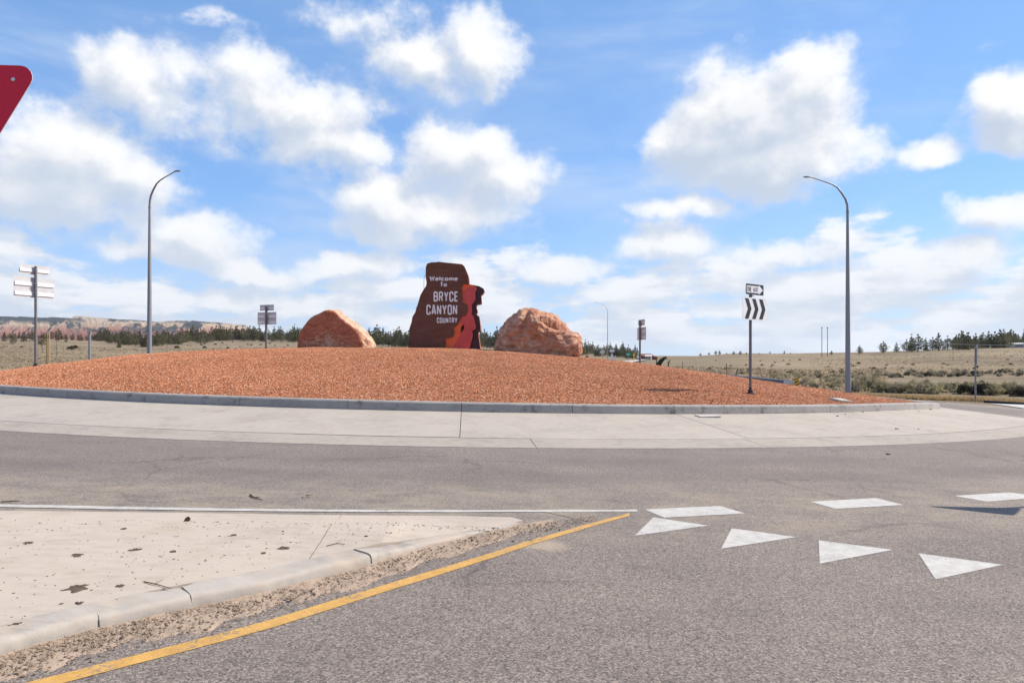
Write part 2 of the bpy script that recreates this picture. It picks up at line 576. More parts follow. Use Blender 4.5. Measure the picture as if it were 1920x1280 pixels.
def mat_gravel():
    m, nt, b = principled('red_gravel_bed', .95, .1)
    P = pos(nt)
    cell = nt.voro(P, 17, out='Color')
    c0, c1, c2 = nt.xyz(cell)
    d = nt.voro(P, 17)
    n = nt.noise(P, .35, 5, .6)
    col = nt.ramp(c0, [(.0, (.22, .074, .034)), (.3, (.38, .138, .066)), (.7, (.50, .208, .105)), (.92, (.58, .30, .18)), (1.0, (.64, .42, .30))])
    col = nt.mix(1.0, col, nt.ramp(n, [(.3, (.88, .86, .85)), (.7, (1.08, 1.07, 1.06))]), 'MULTIPLY')
    nt.l.new(col, b.inputs['Base Color'])
    bump(nt, b, nt.math('MULTIPLY_ADD', d, -2.0, c1), 1.0, .05)
    return m


def mat_chip():
    m, nt, b = principled('red_gravel_chip', .92, .12)
    rnd = nt.node('ShaderNodeObjectInfo').outputs['Random']
    n = nt.noise(pos(nt), .30, 6, .68)
    col = nt.ramp(rnd, [(.0, (.31, .100, .046)), (.25, (.45, .160, .076)), (.6, (.56, .240, .120)), (.85, (.63, .305, .170)), (.97, (.68, .43, .29)), (1.0, (.44, .27, .19))])
    col = nt.mix(1.0, col, nt.ramp(n, [(.3, (.80, .77, .75)), (.7, (1.10, 1.10, 1.10))]), 'MULTIPLY')
    nt.l.new(col, b.inputs['Base Color'])
    return m


M['gravel'] = mat_gravel()
M['chip'] = mat_chip()


def mat_ground():
    m, nt, b = principled('dry_grassland', .97, .08)
    P = pos(nt)
    flat = nt.vmath('MULTIPLY', P, (1, 1, 0))
    n1 = nt.noise(flat, .012, 6, .6)
    n2 = nt.noise(nt.vmath('MULTIPLY', flat, (.35, 1.0, 1)), .09, 7, .66)
    n3 = nt.noise(nt.vmath('MULTIPLY', flat, (.5, 1.0, 1)), 1.1, 6, .72)
    n4 = nt.noise(flat, 7.0, 4, .75)
    v = nt.math('ADD', nt.math('MULTIPLY_ADD', n2, .42, nt.math('MULTIPLY', n1, .34)), nt.math('MULTIPLY_ADD', n3, .30, nt.math('MULTIPLY', n4, .08)))
    col = nt.ramp(v, [(.38, (.092, .072, .048)), (.50, (.165, .126, .084)), (.60, (.240, .184, .120)), (.74, (.37, .285, .185))])
    nt.l.new(col, b.inputs['Base Color'])
    bump(nt, b, nt.math('MULTIPLY_ADD', n4, .3, n3), .8, .25)
    return m


M['ground'] = mat_ground()


def mat_leaf(name, dark, light, rough=.9, trans=.35):
    m, nt, b = principled(name, rough, .1)
    oi = nt.node('ShaderNodeObjectInfo').outputs['Random']
    P = objco(nt)
    n = nt.noise(P, 1.3, 5, .7)
    n2 = nt.noise(P, 9, 3, .7)
    v = nt.math('ADD', nt.math('MULTIPLY', n, .55), nt.math('MULTIPLY_ADD', n2, .3, nt.math('MULTIPLY', oi, .22)))
    col = nt.ramp(v, [(.35, dark), (.72, light)])
    nt.l.new(col, b.inputs['Base Color'])
    tr = nt.node('ShaderNodeBsdfTranslucent')
    nt.l.new(col, tr.inputs['Color'])
    mx = nt.node('ShaderNodeMixShader')
    mx.inputs[0].default_value = trans
    nt.l.new(b.outputs[0], mx.inputs[1])
    nt.l.new(tr.outputs[0], mx.inputs[2])
    nt.l.new(mx.outputs[0], nt.n.get('Material Output').inputs['Surface'])
    return m


M['pine'] = mat_leaf('pine_needles', (.068, .066, .036), (.190, .175, .098))
M['bark'] = mat_flat('pine_bark', (.10, .065, .045), .95, .1, 0, .3, 6)
M['sage'] = mat_leaf('sagebrush_leaves', (.19, .162, .115), (.45, .385, .275))
M['rabbit'] = mat_leaf('rabbitbrush_stems', (.25, .215, .125), (.50, .430, .260))
M['juniper'] = mat_leaf('dark_shrub_leaves', (.045, .042, .030), (.11, .098, .068))
M['drygrass'] = mat_leaf('dry_grass_blades', (.32, .215, .095), (.58, .420, .220))
M['scrub'] = mat_leaf('low_scrub', (.22, .170, .110), (.45, .345, .225), .9, .5)
M['dirt'] = mat_concrete('sandy_dirt', (.345, .258, .195), .26, ((.15, .105, .075), .52, .68, 14.0, .8), 5.0, .97)
M['pebble'] = mat_leaf('dirt_pebbles', (.17, .12, .085), (.50, .38, .28), .9, 0.0)
M['straw'] = mat_leaf('straw', (.27, .20, .12), (.50, .42, .30))


def mat_cliff():
    m, nt, b = principled('banded_cliff', .95, .05)
    P = pos(nt)
    x_, y_, z_ = nt.xyz(P)
    nrm = nt.xyz(nt.node('ShaderNodeNewGeometry').outputs['Normal'])[2]
    n = nt.noise(P, .006, 6, .65)
    n2 = nt.noise(nt.vmath('MULTIPLY', P, (1, 1, .12)), .022, 6, .7)
    hgt = nt.math('ADD', z_, nt.math('MULTIPLY_ADD', n, 90, -45))
    band = nt.ramp(nt.mapr(hgt, 90, 360, 0, 1, False),
                   [(.0, (.23, .105, .085)), (.2, (.29, .115, .088)), (.34, (.26, .100, .080)), (.46, (.32, .145, .110)), (.58, (.36, .21, .155)),
                    (.70, (.41, .305, .225)), (.84, (.44, .35, .265)), (1.0, (.40, .33, .26))])
    band = nt.mix(1.0, band, nt.ramp(n2, [(.3, (.66, .66, .68)), (.68, (1.12, 1.11, 1.1))]), 'MULTIPLY')
    wn = nt.noise(nt.vmath('MULTIPLY', P, (1, .7, 1.2)), .0032, 7, .62)
    rimw = nt.math('MULTIPLY', nt.mapr(z_, 285, 335), nt.mapr(wn, .40, .50))
    gully = nt.math('MULTIPLY', nt.mapr(wn, .50, .56), nt.mapr(z_, 150, 260))
    wood = nt.math('MAXIMUM', nt.mapr(nrm, .93, .985), nt.math('MAXIMUM', rimw, gully))
    col = nt.mix(wood, band, (.045, .052, .056))
    nt.l.new(col, b.inputs['Base Color'])
    bump(nt, b, n2, 1.0, 40)
    return m


M['cliff'] = mat_cliff()


# ------------------------------------------------------------------ mesh helpers
class MB:
    def __init__(self):
        self.v, self.f, self.mi = [], [], []

    def add(self, verts, faces, mi=0):
        o = len(self.v)
        self.v.extend([tuple(map(float, q)) for q in verts])
        self.f.extend([tuple(i + o for i in fc) for fc in faces])
        self.mi.extend([mi] * len(faces))
        return self

    def box(self, c, s, mi=0, rz=0.0):
        x, y, z = [q / 2 for q in s]
        vs = [(-x, -y, -z), (x, -y, -z), (x, y, -z), (-x, y, -z), (-x, -y, z), (x, -y, z), (x, y, z), (-x, y, z)]
        if rz:
            ca, sa = math.cos(rz), math.sin(rz)
            vs = [(a * ca - b * sa, a * sa + b * ca, d) for a, b, d in vs]
        vs = [(a + c[0], b + c[1], d + c[2]) for a, b, d in vs]
        return self.add(vs, [(0, 3, 2, 1), (4, 5, 6, 7), (0, 1, 5, 4), (1, 2, 6, 5), (2, 3, 7, 6), (3, 0, 4, 7)], mi)

    def tube(self, pts, rad, n=10, mi=0, caps=True):
        pts = [Vector(q) for q in pts]
        if not hasattr(rad, '__len__'):
            rad = [rad] * len(pts)
        vs, fs = [], []
        up = None
        for i, q in enumerate(pts):
            d = (pts[min(i + 1, len(pts) - 1)] - pts[max(i - 1, 0)]).normalized()
            if up is None:
                up = d.orthogonal().normalized()
            up = (up - d * up.dot(d)).normalized()
            sd = d.cross(up)
            for k in range(n):
                a = 2 * math.pi * k / n
                vs.append(q + (up * math.cos(a) + sd * math.sin(a)) * rad[i])
        for i in range(len(pts) - 1):
            for k in range(n):
                k2 = (k + 1) % n
                fs.append((i * n + k, i * n + k2, (i + 1) * n + k2, (i + 1) * n + k))
        if caps:
            fs.append(tuple(reversed(range(n))))
            fs.append(tuple((len(pts) - 1) * n + k for k in range(n)))
        return self.add(vs, fs, mi)

    def prism(self, poly, y0, y1, mi=0, mi_side=None):
        """polygon in x,z (anticlockwise seen from -y) pushed from y0 (front) to y1"""
        n = len(poly)
        vs = [(a, y0, b) for a, b in poly] + [(a, y1, b) for a, b in poly]
        fs = [tuple(range(n)), tuple(reversed(range(n, 2 * n)))]
        self.add(vs, fs, mi)
        if mi_side is not None:
            self.mi[-1] = mi_side
        o = len(self.v) - 2 * n
        for k in range(n):
            k2 = (k + 1) % n
            self.f.append((o + k, o + n + k, o + n + k2, o + k2))
            self.mi.append(mi if mi_side is None else mi_side)
        return self

    def build(self, name, mats, parent=None, smooth=False, angle=None):
        me = bpy.data.meshes.new(name)
        me.from_pydata(self.v, [], self.f)
        if not isinstance(mats, (list, tuple)):
            mats = [mats]
        for q in mats:
            me.materials.append(M[q])
        if len(mats) > 1:
            me.polygons.foreach_set('material_index', self.mi)
        bm = bmesh.new()
        bm.from_mesh(me)
        bmesh.ops.recalc_face_normals(bm, faces=bm.faces)
        bm.to_mesh(me)
        bm.free()
        if smooth:
            me.polygons.foreach_set('use_smooth', [True] * len(me.polygons))
            if angle:
                me.set_sharp_from_angle(angle=angle)
        return link(name, me, parent)


def link(name, me, parent=None):
    o = bpy.data.objects.new(name, me)
    COL.objects.link(o)
    if parent is not None:
        o.parent = parent
    return o


def tag(o, label=None, cat=None, group=None, kind=None):
    if label:
        o['label'] = label
    if cat:
        o['category'] = cat
    if group:
        o['group'] = group
    if kind:
        o['kind'] = kind
    return o


def empty(name, loc, rz=0.0):
    o = bpy.data.objects.new(name, None)
    o.empty_display_size = .3
    o.location = loc
    o.rotation_euler = (0, 0, rz)
    COL.objects.link(o)
    return o


def np_mesh(name, V, Fq, matname, parent=None, smooth=False):
    me = bpy.data.meshes.new(name)
    V = np.asarray(V, np.float32)
    Fq = np.asarray(Fq, np.int32)
    k = Fq.shape[1]
    me.vertices.add(len(V))
    me.vertices.foreach_set('co', V.ravel())
    me.loops.add(Fq.size)
    me.loops.foreach_set('vertex_index', Fq.ravel())
    me.polygons.add(len(Fq))
    me.polygons.foreach_set('loop_start', np.arange(0, Fq.size, k, dtype=np.int32))
    me.polygons.foreach_set('use_smooth', np.full(len(Fq), smooth))
    me.materials.append(M[matname])
    me.update(calc_edges=True)
    me.validate()
    return link(name, me, parent)


def sheet(name, poly, matname, dz, step=1.0, parent=None, zf=None):
    """a polygon laid on the tilted ground, cut up so that it follows it"""
    zf = zf or G
    bm = bmesh.new()
    bm.faces.new([bm.verts.new((a, b, 0)) for a, b in poly])
    xs = [q[0] for q in poly]
    ys = [q[1] for q in poly]
    for ax, lo, hi in ((0, min(xs), max(xs)), (1, min(ys), max(ys))):
        k = math.floor(lo / step) + 1
        while k * step < hi:
            co = [0, 0, 0]
            no = [0, 0, 0]
            co[ax] = k * step
            no[ax] = 1
            bmesh.ops.bisect_plane(bm, geom=bm.verts[:] + bm.edges[:] + bm.faces[:], plane_co=co, plane_no=no)
            k += 1
    bmesh.ops.triangulate(bm, faces=bm.faces[:])
    for v in bm.verts:
        v.co.z = float(zf(v.co.x, v.co.y)) + dz
    bmesh.ops.recalc_face_normals(bm, faces=bm.faces)
    if sum(fc.normal.z for fc in bm.faces) < 0:
        bmesh.ops.reverse_faces(bm, faces=bm.faces)
    me = bpy.data.meshes.new(name)
    bm.to_mesh(me)
    bm.free()
    me.materials.append(M[matname])
    return link(name, me, parent)


def pol(r, th):
    """point on the roundabout: angle th from the side nearest the camera, to the right"""
    return CX + r * math.sin(th), CY - r * math.cos(th)


# ------------------------------------------------------------------ ground
def build_ground():
    az_f = np.concatenate([np.linspace(-math.pi, -.95, 70, endpoint=False), np.linspace(-.95, .95, 560, endpoint=False), np.linspace(.95, math.pi, 70, endpoint=False)])
    rad = np.concatenate([[0.5, 4, 8, 12, 16, 20, 25, 30, 34, 37, 40], np.exp(np.linspace(math.log(42), math.log(14000), 170))])
    A, D = np.meshgrid(az_f, rad)
    X, Y = D * np.sin(A), D * np.cos(A)
    Z = T(X, Y)
    rr = np.hypot(X - CX, Y - CY)
    Z = Z - .35 * (1 - sst(rr, 35.4, 36.6)) - .012
    # under the approach roads
    Z = Z - .2 * (1 - sst(np.abs(X + 1), 15, 17)) * (1 - sst(Y, 9, 14)) * sst(Y, -21, -18)
    na, nr = len(az_f), len(rad)
    idx = np.arange(nr * na).reshape(nr, na)
    a = idx[:-1, :]
    b = idx[1:, :]
    a2, b2 = np.roll(a, -1, 1), np.roll(b, -1, 1)
    Fq = np.stack([a, a2, b2, b], -1).reshape(-1, 4)
    V = np.stack([X, Y, Z], -1).reshape(-1, 3)
    o = np_mesh('ground', V, Fq[:, ::-1], 'ground', smooth=True)
    tag(o, 'dry tan grassland rolling away to the skyline', kind='structure')


build_ground()


def build_cliffs():
    xs = np.arange(-700, 432, 1.1)
    nv = 150
    U, Vv = np.meshgrid(xs, np.linspace(0, 1, nv))
    rim_x = [-700, -300, 0, 70, 140, 200, 225, 255, 280, 305, 335, 360, 378, 396, 414, 432]
    rim_y = [596, 590, 592, 591, 592, 596, 597, 601, 603, 599, 598, 600, 601, 614, 632, 648]
    ry = np.interp(U, rim_x, rim_y)

    def rid(s, seed):
        return 1 - np.abs(2 * vnoise(U, U * 0, s, seed) - 1)
    spur = .50 * rid(1 / 88., 3) + .30 * rid(1 / 31., 5) + .13 * rid(1 / 12., 8) + .07 * rid(1 / 5., 9)
    rim = .80 - .62 * (spur - .30)
    Zd = 5200 + 1900 * Vv
    wd = .30
    q = (Vv - (rim - wd)) / wd
    q2 = np.clip(q, 0, 1)
    gl = (vnoise(U, Vv * 30, 1 / 7., 6) - .5) * .30 + (vnoise(U, Vv * 30, 1 / 3., 12) - .5) * .16
    qq = np.clip(q2 + gl * np.sin(np.pi * q2), 0, 1)
    prof = np.interp(qq, [0, .25, .33, .45, .53, .66, .74, .90, .97, 1.0], [.16, .28, .47, .54, .70, .75, .88, .93, .99, 1.0])
    prof = np.where(q < 0, .16 * np.clip((Vv) / np.maximum(rim - wd, .02), 0, 1), prof)
    prof = prof + np.where(q > 1, (Vv - rim) * .05, 0)
    top = (HZ - ry) / F * 6100
    ybase = 650
    lo = (HZ - ybase) / F * 5200
    Z = CAM_H + lo + (top - lo) * prof
    X = (U - 960) / F * 6100
    V = np.stack([X, Zd, Z], -1).reshape(-1, 3)
    n = len(xs)
    idx = np.arange(nv * n).reshape(nv, n)
    Fq = np.stack([idx[:-1, :-1], idx[:-1, 1:], idx[1:, 1:], idx[1:, :-1]], -1).reshape(-1, 4)
    # skirt down to the ground at the right hand end
    o = np_mesh('hills', V, Fq, 'cliff', smooth=False)
    tag(o, 'far pink and cream banded cliffs below a wooded plateau', kind='structure')


build_cliffs()


# ------------------------------------------------------------------ roads
def build_ring_road():
    n, rows = 360, [R_APRON - .3, 30.5, 32, 33.5, R_ROAD + .35]
    vs, fs = [], []
    for r_ in rows:
        for k in range(n):
            x, y = pol(r_, 2 * math.pi * k / n)
            vs.append((x, y, float(G(x, y))))
    for i in range(len(rows) - 1):
        for k in range(n):
            k2 = (k + 1) % n
            fs.append((i * n + k, (i + 1) * n + k, (i + 1) * n + k2, i * n + k2))
    o = MB().add(vs, fs).build('circulating_road', 'asphalt_ring')
    return tag(o, 'dark asphalt lane circling the red gravel island', kind='structure')


ring = build_ring_road()


def arc_pts(r_, a0, a1, n):
    return [pol(r_, a0 + (a1 - a0) * k / n) for k in range(n + 1)]


# approach road on which the camera stands; it runs on into the circle at the right
mouth_curve = [gp(x, y) for x, y in [(1010, 948), (1100, 926), (1180, 906), (1260, 889), (1380, 872), (1520, 857), (1660, 844), (1800, 835.5), (1905, 830.5)]]
ap_poly = [(-15, -18), (15, -18), (15, 17.4)] + mouth_curve[::-1] + [gp(1000, 955)] + [pol(35.42, R(q)) for q in range(6, -20, -2)] + [(-15, 9.6)]
approach = sheet('approach_road', [(float(a), float(b)) for a, b in ap_poly], 'asphalt_new', .004, 1.2)
tag(approach, 'speckled grey asphalt approach with painted yield triangles in the foreground', kind='structure')
east_poly = [(18.0, 62.5), gp(1576, 736), gp(1650, 738.5), gp(1732, 741.2), gp(1826, 744), gp(1920, 749.6), (60, 33.5), (90, 15), (90, 2), (40, 12), (24, 26), (20, 50)]
east_poly = [(float(a), float(b)) for a, b in east_poly]
east = sheet('side_road', east_poly, 'asphalt_new', -.015, 1.5)
tag(east, 'grey side road leaving the circle past the sagebrush at right', kind='structure')


def strip(name, up, lo, matname, dz, parent):
    """painted stripe between two rows of photo pixels"""
    x0, x1 = max(up[0][0], lo[0][0]), min(up[-1][0], lo[-1][0])
    xs = np.linspace(x0, x1, 40)
    uy = np.interp(xs, [q[0] for q in up], [q[1] for q in up])
    ly = np.interp(xs, [q[0] for q in lo], [q[1] for q in lo])
    vs = []
    for x, a, b in zip(xs, uy, ly):
        j = random.uniform(-.35, .35)
        k = random.uniform(-.35, .35)
        for y in (a + j, b + k):
            X, Y = gp(x, y)
            vs.append((X, Y, float(G(X, Y)) + dz))
    fs = [(2 * i, 2 * i + 1, 2 * i + 3, 2 * i + 2) for i in range(len(xs) - 1)]
    return MB().add(vs, fs).build(name, matname, parent)


white_line = strip('white_edge_line', [(-60, 944.5), (0, 946), (213, 950), (426, 953.8), (640, 955.8), (840, 956.7), (1100, 956), (1195, 956)],
                   [(-60, 950), (0, 951), (213, 955), (426, 958.3), (640, 960), (840, 960.6), (1100, 959.7), (1195, 959)], 'white_paint', .0065, ring)
yl = strip('yellow_edge_line', [(-40, 1303), (80, 1274), (213, 1240), (360, 1203), (500, 1165), (640, 1122), (733, 1094), (867, 1054), (1000, 1012), (1100, 984), (1180, 962.5)],
           [(-40, 1323), (80, 1292), (213, 1257), (360, 1219), (500, 1181), (640, 1137), (733, 1107), (867, 1065), (1000, 1021), (1100, 990.5), (1184, 966.5)], 'yellow_paint', .0075, approach)


def patch(name, pts, matname, dz, parent):
    vs = []
    for x, y in pts:
        X, Y = gp(x, y)
        vs.append((X, Y, float(G(X, Y)) + dz))
    return MB().add(vs, [tuple(range(len(vs)))]).build(name, matname, parent)


for tri in ([(1225, 970.5), (1190, 1005), (1328, 986)], [(1372, 991), (1352, 1029.5), (1493, 1007.5)], [(1535, 1013.5), (1537, 1057.5), (1674, 1031.5)], [(1722, 1038), (1754, 1087), (1881, 1059.5)]):
    patch('yield_triangle', tri, 'white_paint', .0072, approach)
for q in ([(1209, 955.5), (1350, 949), (1397, 963), (1246, 971)], [(1519, 941), (1643, 934), (1694, 947), (1567, 954.5)], [(1790, 930), (1890, 923.5), (1966, 932), (1850, 941)]):
    patch('dotted_line_dash', q, 'white_paint', .0072, approach)
patch('white_edge_line', [(1856, 747.6), (1990, 752), (1990, 763), (1915, 754.5)], 'white_paint', .03, east)

# ------------------------------------------------------------------ truck apron, kerb, gravel mound
SEG = 2 * math.pi / 54
OFF = R(3.65)
apron = empty('truck_apron', (CX, CY, float(G(CX, CY))))
tag(apron, 'pale concrete truck apron in slabs round the gravel island', kind='structure')
kerb = empty('island_kerb', (CX, CY, float(G(CX, CY))))
tag(kerb, 'grey concrete kerb stones edging the red gravel island', kind='structure')


def ring_piece(name, prof, a0, a1, matname, parent, n=5):
    """profile (r, h above ground) swept from angle a0 to a1"""
    vs, fs = [], []
    m = len(prof)
    inv = parent.matrix_basis.inverted() if False else None
    ox, oy, oz = parent.location
    for k in range(n + 1):
        a = a0 + (a1 - a0) * k / n
        for r_, h in prof:
            x, y = pol(r_, a)
            vs.append((x - ox, y - oy, float(G(x, y)) + h - oz))
    for k in range(n):
        for i in range(m):
            i2 = (i + 1) % m
            fs.append((k * m + i, (k + 1) * m + i, (k + 1) * m + i2, k * m + i2))
    fs.append(tuple(range(m)))
    fs.append(tuple(reversed(range(n * m, n * m + m))))
    return MB().add(vs, fs).build(name, matname, parent)


for k in range(-15, 17):
    a0 = OFF + (k - .0) * SEG
    gk = .0006 if k % 3 else .0010
    jz = random.uniform(-.004, .004)
    ring_piece('kerb_stone', [(24.93, .30), (24.93, .42 + jz), (24.90, .60 + jz), (24.87, .632 + jz), (24.83, .642 + jz), (24.64, .642 + jz), (24.62, .63), (24.62, .30)], a0 + gk * .35, a0 + SEG - gk * .35, 'kerb', kerb)
for k in range(-8, 9):
    a0 = OFF + 2 * k * SEG
    jz = random.uniform(-.003, .003)
    ring_piece('apron_slab', [(28.135, -.05), (28.135, .092 + jz), (26.6, .245 + jz), (24.92, .405 + jz), (24.92, -.05)], a0 + .00028, a0 + 2 * SEG - .00028, 'apron', apron, 10)
for k in range(-12, 13):
    a0 = OFF + (k * 1.5 + .45) * SEG
    jz = random.uniform(-.003, .003)
    ring_piece('gutter_slab', [(R_APRON, -.08), (R_APRON, .006), (R_APRON - .02, .010), (28.70, .030 + jz), (28.15, .086 + jz), (28.15, -.08)], a0 + .00022, a0 + 1.5 * SEG - .00022, 'gutter', apron, 8)

MOUND_CORR_X = [-26, -23, -20.8, -18.4, -15.5, -13.6, -7.3, -1.6, 1.1, 3.8, 7.9, 12.1, 16.2, 22]
MOUND_CORR = [.10, .13, .04, .07, .0, -.05, -.13, .06, .06, .04, -.03, -.06, -.04, .0]


def MZ(X, Y):
    X = np.asarray(X, float)
    Y = np.asarray(Y, float)
    Rm = 24.6
    r_ = np.hypot(X - CX, Y - CY)
    c = (1 - np.clip(r_ / Rm, 0, 1))
    rr = np.hypot(X - CX + 6 * c, Y - CY + 6 * c)
    h = .585 + 1.93 * np.clip(1 - (rr / Rm) ** 1.8, 0, None)
    corr = np.interp(X, MOUND_CORR_X, MOUND_CORR) * sst(c, .02, .25)
    return G(X, Y) + h + corr


def build_mound():
    nr, na = 60, 200
    vs, fs = [], []
    ths = np.linspace(0, 2 * math.pi, na, endpoint=False)
    rs = 24.63 * np.sqrt(np.linspace(.0004, 1, nr))
    RR, TH = np.meshgrid(rs, ths, indexing='ij')
    X, Y = CX + RR * np.sin(TH), CY - RR * np.cos(TH)
    Z = MZ(X, Y) + (vnoise(X, Y, .9, 4) - .5) * .05 * sst(24.6 - RR, .1, 1.5)
    V = np.stack([X, Y, Z], -1).reshape(-1, 3)
    idx = np.arange(nr * na).reshape(nr, na)
    a, b = idx[:-1], idx[1:]
    Fq = np.stack([a, b, np.roll(b, -1, 1), np.roll(a, -1, 1)], -1).reshape(-1, 4)
    o = np_mesh('gravel_mound', V, Fq, 'gravel', smooth=True)
    tag(o, 'low domed bed of red crushed rock inside the kerb', kind='structure')
    return V, Fq


mV, mF = build_mound()


def build_chips():
    """loose crushed rock over the side of the mound that can be seen"""
    cen = mV[mF].mean(1)
    keep = (cen[:, 1] < CY - 1.0)
    o = np_mesh('gravel', mV, mF[keep], 'chip')
    tag(o, 'loose red crushed rock covering the mound', 'gravel', kind='stuff')
    ng = bpy.data.node_groups.new('scatter_chips', 'GeometryNodeTree')
    ng.interface.new_socket('Geometry', in_out='INPUT', socket_type='NodeSocketGeometry')
    ng.interface.new_socket('Geometry', in_out='OUTPUT', socket_type='NodeSocketGeometry')
    n, l = ng.nodes, ng.links
    i_, o_ = n.new('NodeGroupInput'), n.new('NodeGroupOutput')
    d = n.new('GeometryNodeDistributePointsOnFaces')
    d.inputs['Density'].default_value = 310.0
    d.inputs['Seed'].default_value = 3
    ico = n.new('GeometryNodeMeshIcoSphere')
    ico.inputs['Radius'].default_value = .5
    ico.inputs['Subdivisions'].default_value = 1
    sm = n.new('GeometryNodeSetMaterial')
    sm.inputs['Material'].default_value = M['chip']
    ip = n.new('GeometryNodeInstanceOnPoints')
    rr = n.new('FunctionNodeRandomValue')
    rr.data_type = 'FLOAT_VECTOR'
    rr.inputs[0].default_value = (-.55, -.55, 0)
    rr.inputs[1].default_value = (.55, .55, 6.28)
    rs = n.new('FunctionNodeRandomValue')
    rs.data_type = 'FLOAT_VECTOR'
    rs.inputs[0].default_value = (.026, .020, .012)
    rs.inputs[1].default_value = (.084, .060, .036)
    l.new(i_.outputs[0], d.inputs['Mesh'])
    l.new(ico.outputs['Mesh'], sm.inputs['Geometry'])
    l.new(d.outputs['Points'], ip.inputs['Points'])
    l.new(sm.outputs[0], ip.inputs['Instance'])
    l.new(rr.outputs[0], ip.inputs['Rotation'])
    l.new(rs.outputs[0], ip.inputs['Scale'])
    l.new(ip.outputs[0], o_.inputs[0])
    md = o.modifiers.new('scatter', 'NODES')
    md.node_group = ng


build_chips()

# ------------------------------------------------------------------ splitter island in the foreground
ISL_B = [(980, 989), (955, 998), (883, 1014), (800, 1036), (737, 1056), (697, 1070), (600, 1095), (500, 1122), (360, 1151), (187, 1190), (110, 1212), (0, 1245)]
ISL_H = [.045, .050, .060, .075, .095, .120, .120, .115, .120, .118, .118, .118]
front = [gp(x, y) for x, y in ISL_B]
dxn, dyn = front[-1][0] - front[-2][0], front[-1][1] - front[-2][1]
ln = math.hypot(dxn, dyn)
for dd in (1.5, 4.0, 9.0):
    front.append((front[11][0] + dxn / ln * dd, front[11][1] + dyn / ln * dd))
    ISL_H.append(.118)
back = [gp(x, y) for x, y in [(980, 983), (960, 977.5), (860, 975), (600, 973), (350, 969), (0, 965)]]
b0, b1 = back[-2], back[-1]
bl = math.hypot(b1[0] - b0[0], b1[1] - b0[1])
back.append((b1[0] + (b1[0] - b0[0]) / bl * 7, b1[1] + (b1[1] - b0[1]) / bl * 7 - .5))
back.append((front[-1][0] - 4, front[-1][1]))
isl = empty('traffic_island', (front[8][0], front[8][1], float(G(*front[8]))))
tag(isl, 'sandy concrete splitter island strewn with mud at lower left', kind='structure')
iox, ioy, ioz = isl.location


def inward(i, d):
    """point d metres inside the front edge at vertex i"""
    p0, p1 = front[max(i - 1, 0)], front[min(i + 1, len(front) - 1)]
    tx, ty = p1[0] - p0[0], p1[1] - p0[1]
    L = math.hypot(tx, ty)
    return front[i][0] + ty / L * d, front[i][1] - tx / L * d


test = inward(8, .3)
sgn = 1 if test[1] > front[8][1] else -1
KW = .24
KWS = [.085, .09, .12, .16, .20, .24]
_joint_pts = []


def kerb_run(i0, i1, gap0=.006, gap1=.006, drop=0.0, shift=0.0):
    vs, fs = [], []
    N = 8
    for i in range(i0, i1 + 1):
        h = ISL_H[i] - drop
        KW = KWS[min(i, len(KWS) - 1)]
        shift = min(shift, KW * .2)
        prof = [(0.0 + shift, -.03), (.007 + shift, h * .45), (.013 + shift, h * .74), (.024 + shift, h * .90), (.042 + shift, h * .975), (min(.075 + shift, KW * .8), h), (KW, h + .004), (KW, -.03)]
        for d, z in prof:
            x, y = inward(i, sgn * d)
            if i == i0 or i == i1:
                j = i + 1 if i == i0 else i - 1
                tx, ty = front[j][0] - front[i][0], front[j][1] - front[i][1]
                L = math.hypot(tx, ty)
                gq = gap0 if i == i0 else gap1
                x += tx / L * gq
                y += ty / L * gq
            vs.append((x - iox, y - ioy, float(G(x, y)) + z - ioz))
    n = i1 - i0
    for k in range(n):
        for q in range(N):
            q2 = (q + 1) % N
            fs.append((k * N + q, k * N + q2, (k + 1) * N + q2, (k + 1) * N + q))
    fs.append(tuple(range(N)))
    fs.append(tuple(reversed(range(n * N, n * N + N))))
    o = MB().add(vs, fs).build('kerb_stone', 'island_kerb', isl)
    bm = bmesh.new()
    bm.from_mesh(o.data)
    ed = [e for e in bm.edges if e.calc_length() > .2]
    bmesh.ops.subdivide_edges(bm, edges=ed, cuts=14, use_grid_fill=True)
    bm.normal_update()
    mvs = []
    for v in bm.verts:
        w_ = v.co + Vector((iox, ioy, ioz))
        d = .006 * mnoise.noise(w_ * 3.1) + .004 * mnoise.noise(w_ * 9.0) + .003 * mnoise.noise(w_ * 27.0)
        e_ = max(0.0, mnoise.noise(w_ * 6.0 + Vector((5, 2, 9))) - .32) * -.05
        mvs.append(v.normal * (d + e_))
    for v, q in zip(bm.verts, mvs):
        v.co += q
    bm.to_mesh(o.data)
    bm.free()
    o.data.polygons.foreach_set('use_smooth', [True] * len(o.data.polygons))
    o.data.set_sharp_from_angle(angle=R(50))
    return o


kerb_run(0, 5, .0, .028, 0, .018)
kerb_run(5, 8, .004, .0012)
kerb_run(8, 9, .0012, .0012, .005, -.004)
kerb_run(9, 11, .0012, .0012, -.003, .004)
kerb_run(11, len(front) - 1, .0012, 0)

inner = [inward(i, sgn * (KWS[min(i, len(KWS) - 1)] + .004)) for i in range(len(front))]


def poly_at(pts, u):
    """point at fraction u of the length of a polyline"""
    d = [0.0]
    for p_, q_ in zip(pts, pts[1:]):
        d.append(d[-1] + math.hypot(q_[0] - p_[0], q_[1] - p_[1]))
    t_ = u * d[-1]
    for i in range(len(pts) - 1):
        if d[i + 1] >= t_ - 1e-9:
            k = (t_ - d[i]) / max(1e-9, d[i + 1] - d[i])
            return pts[i][0] + (pts[i + 1][0] - pts[i][0]) * k, pts[i][1] + (pts[i + 1][1] - pts[i][1]) * k
    return pts[-1]


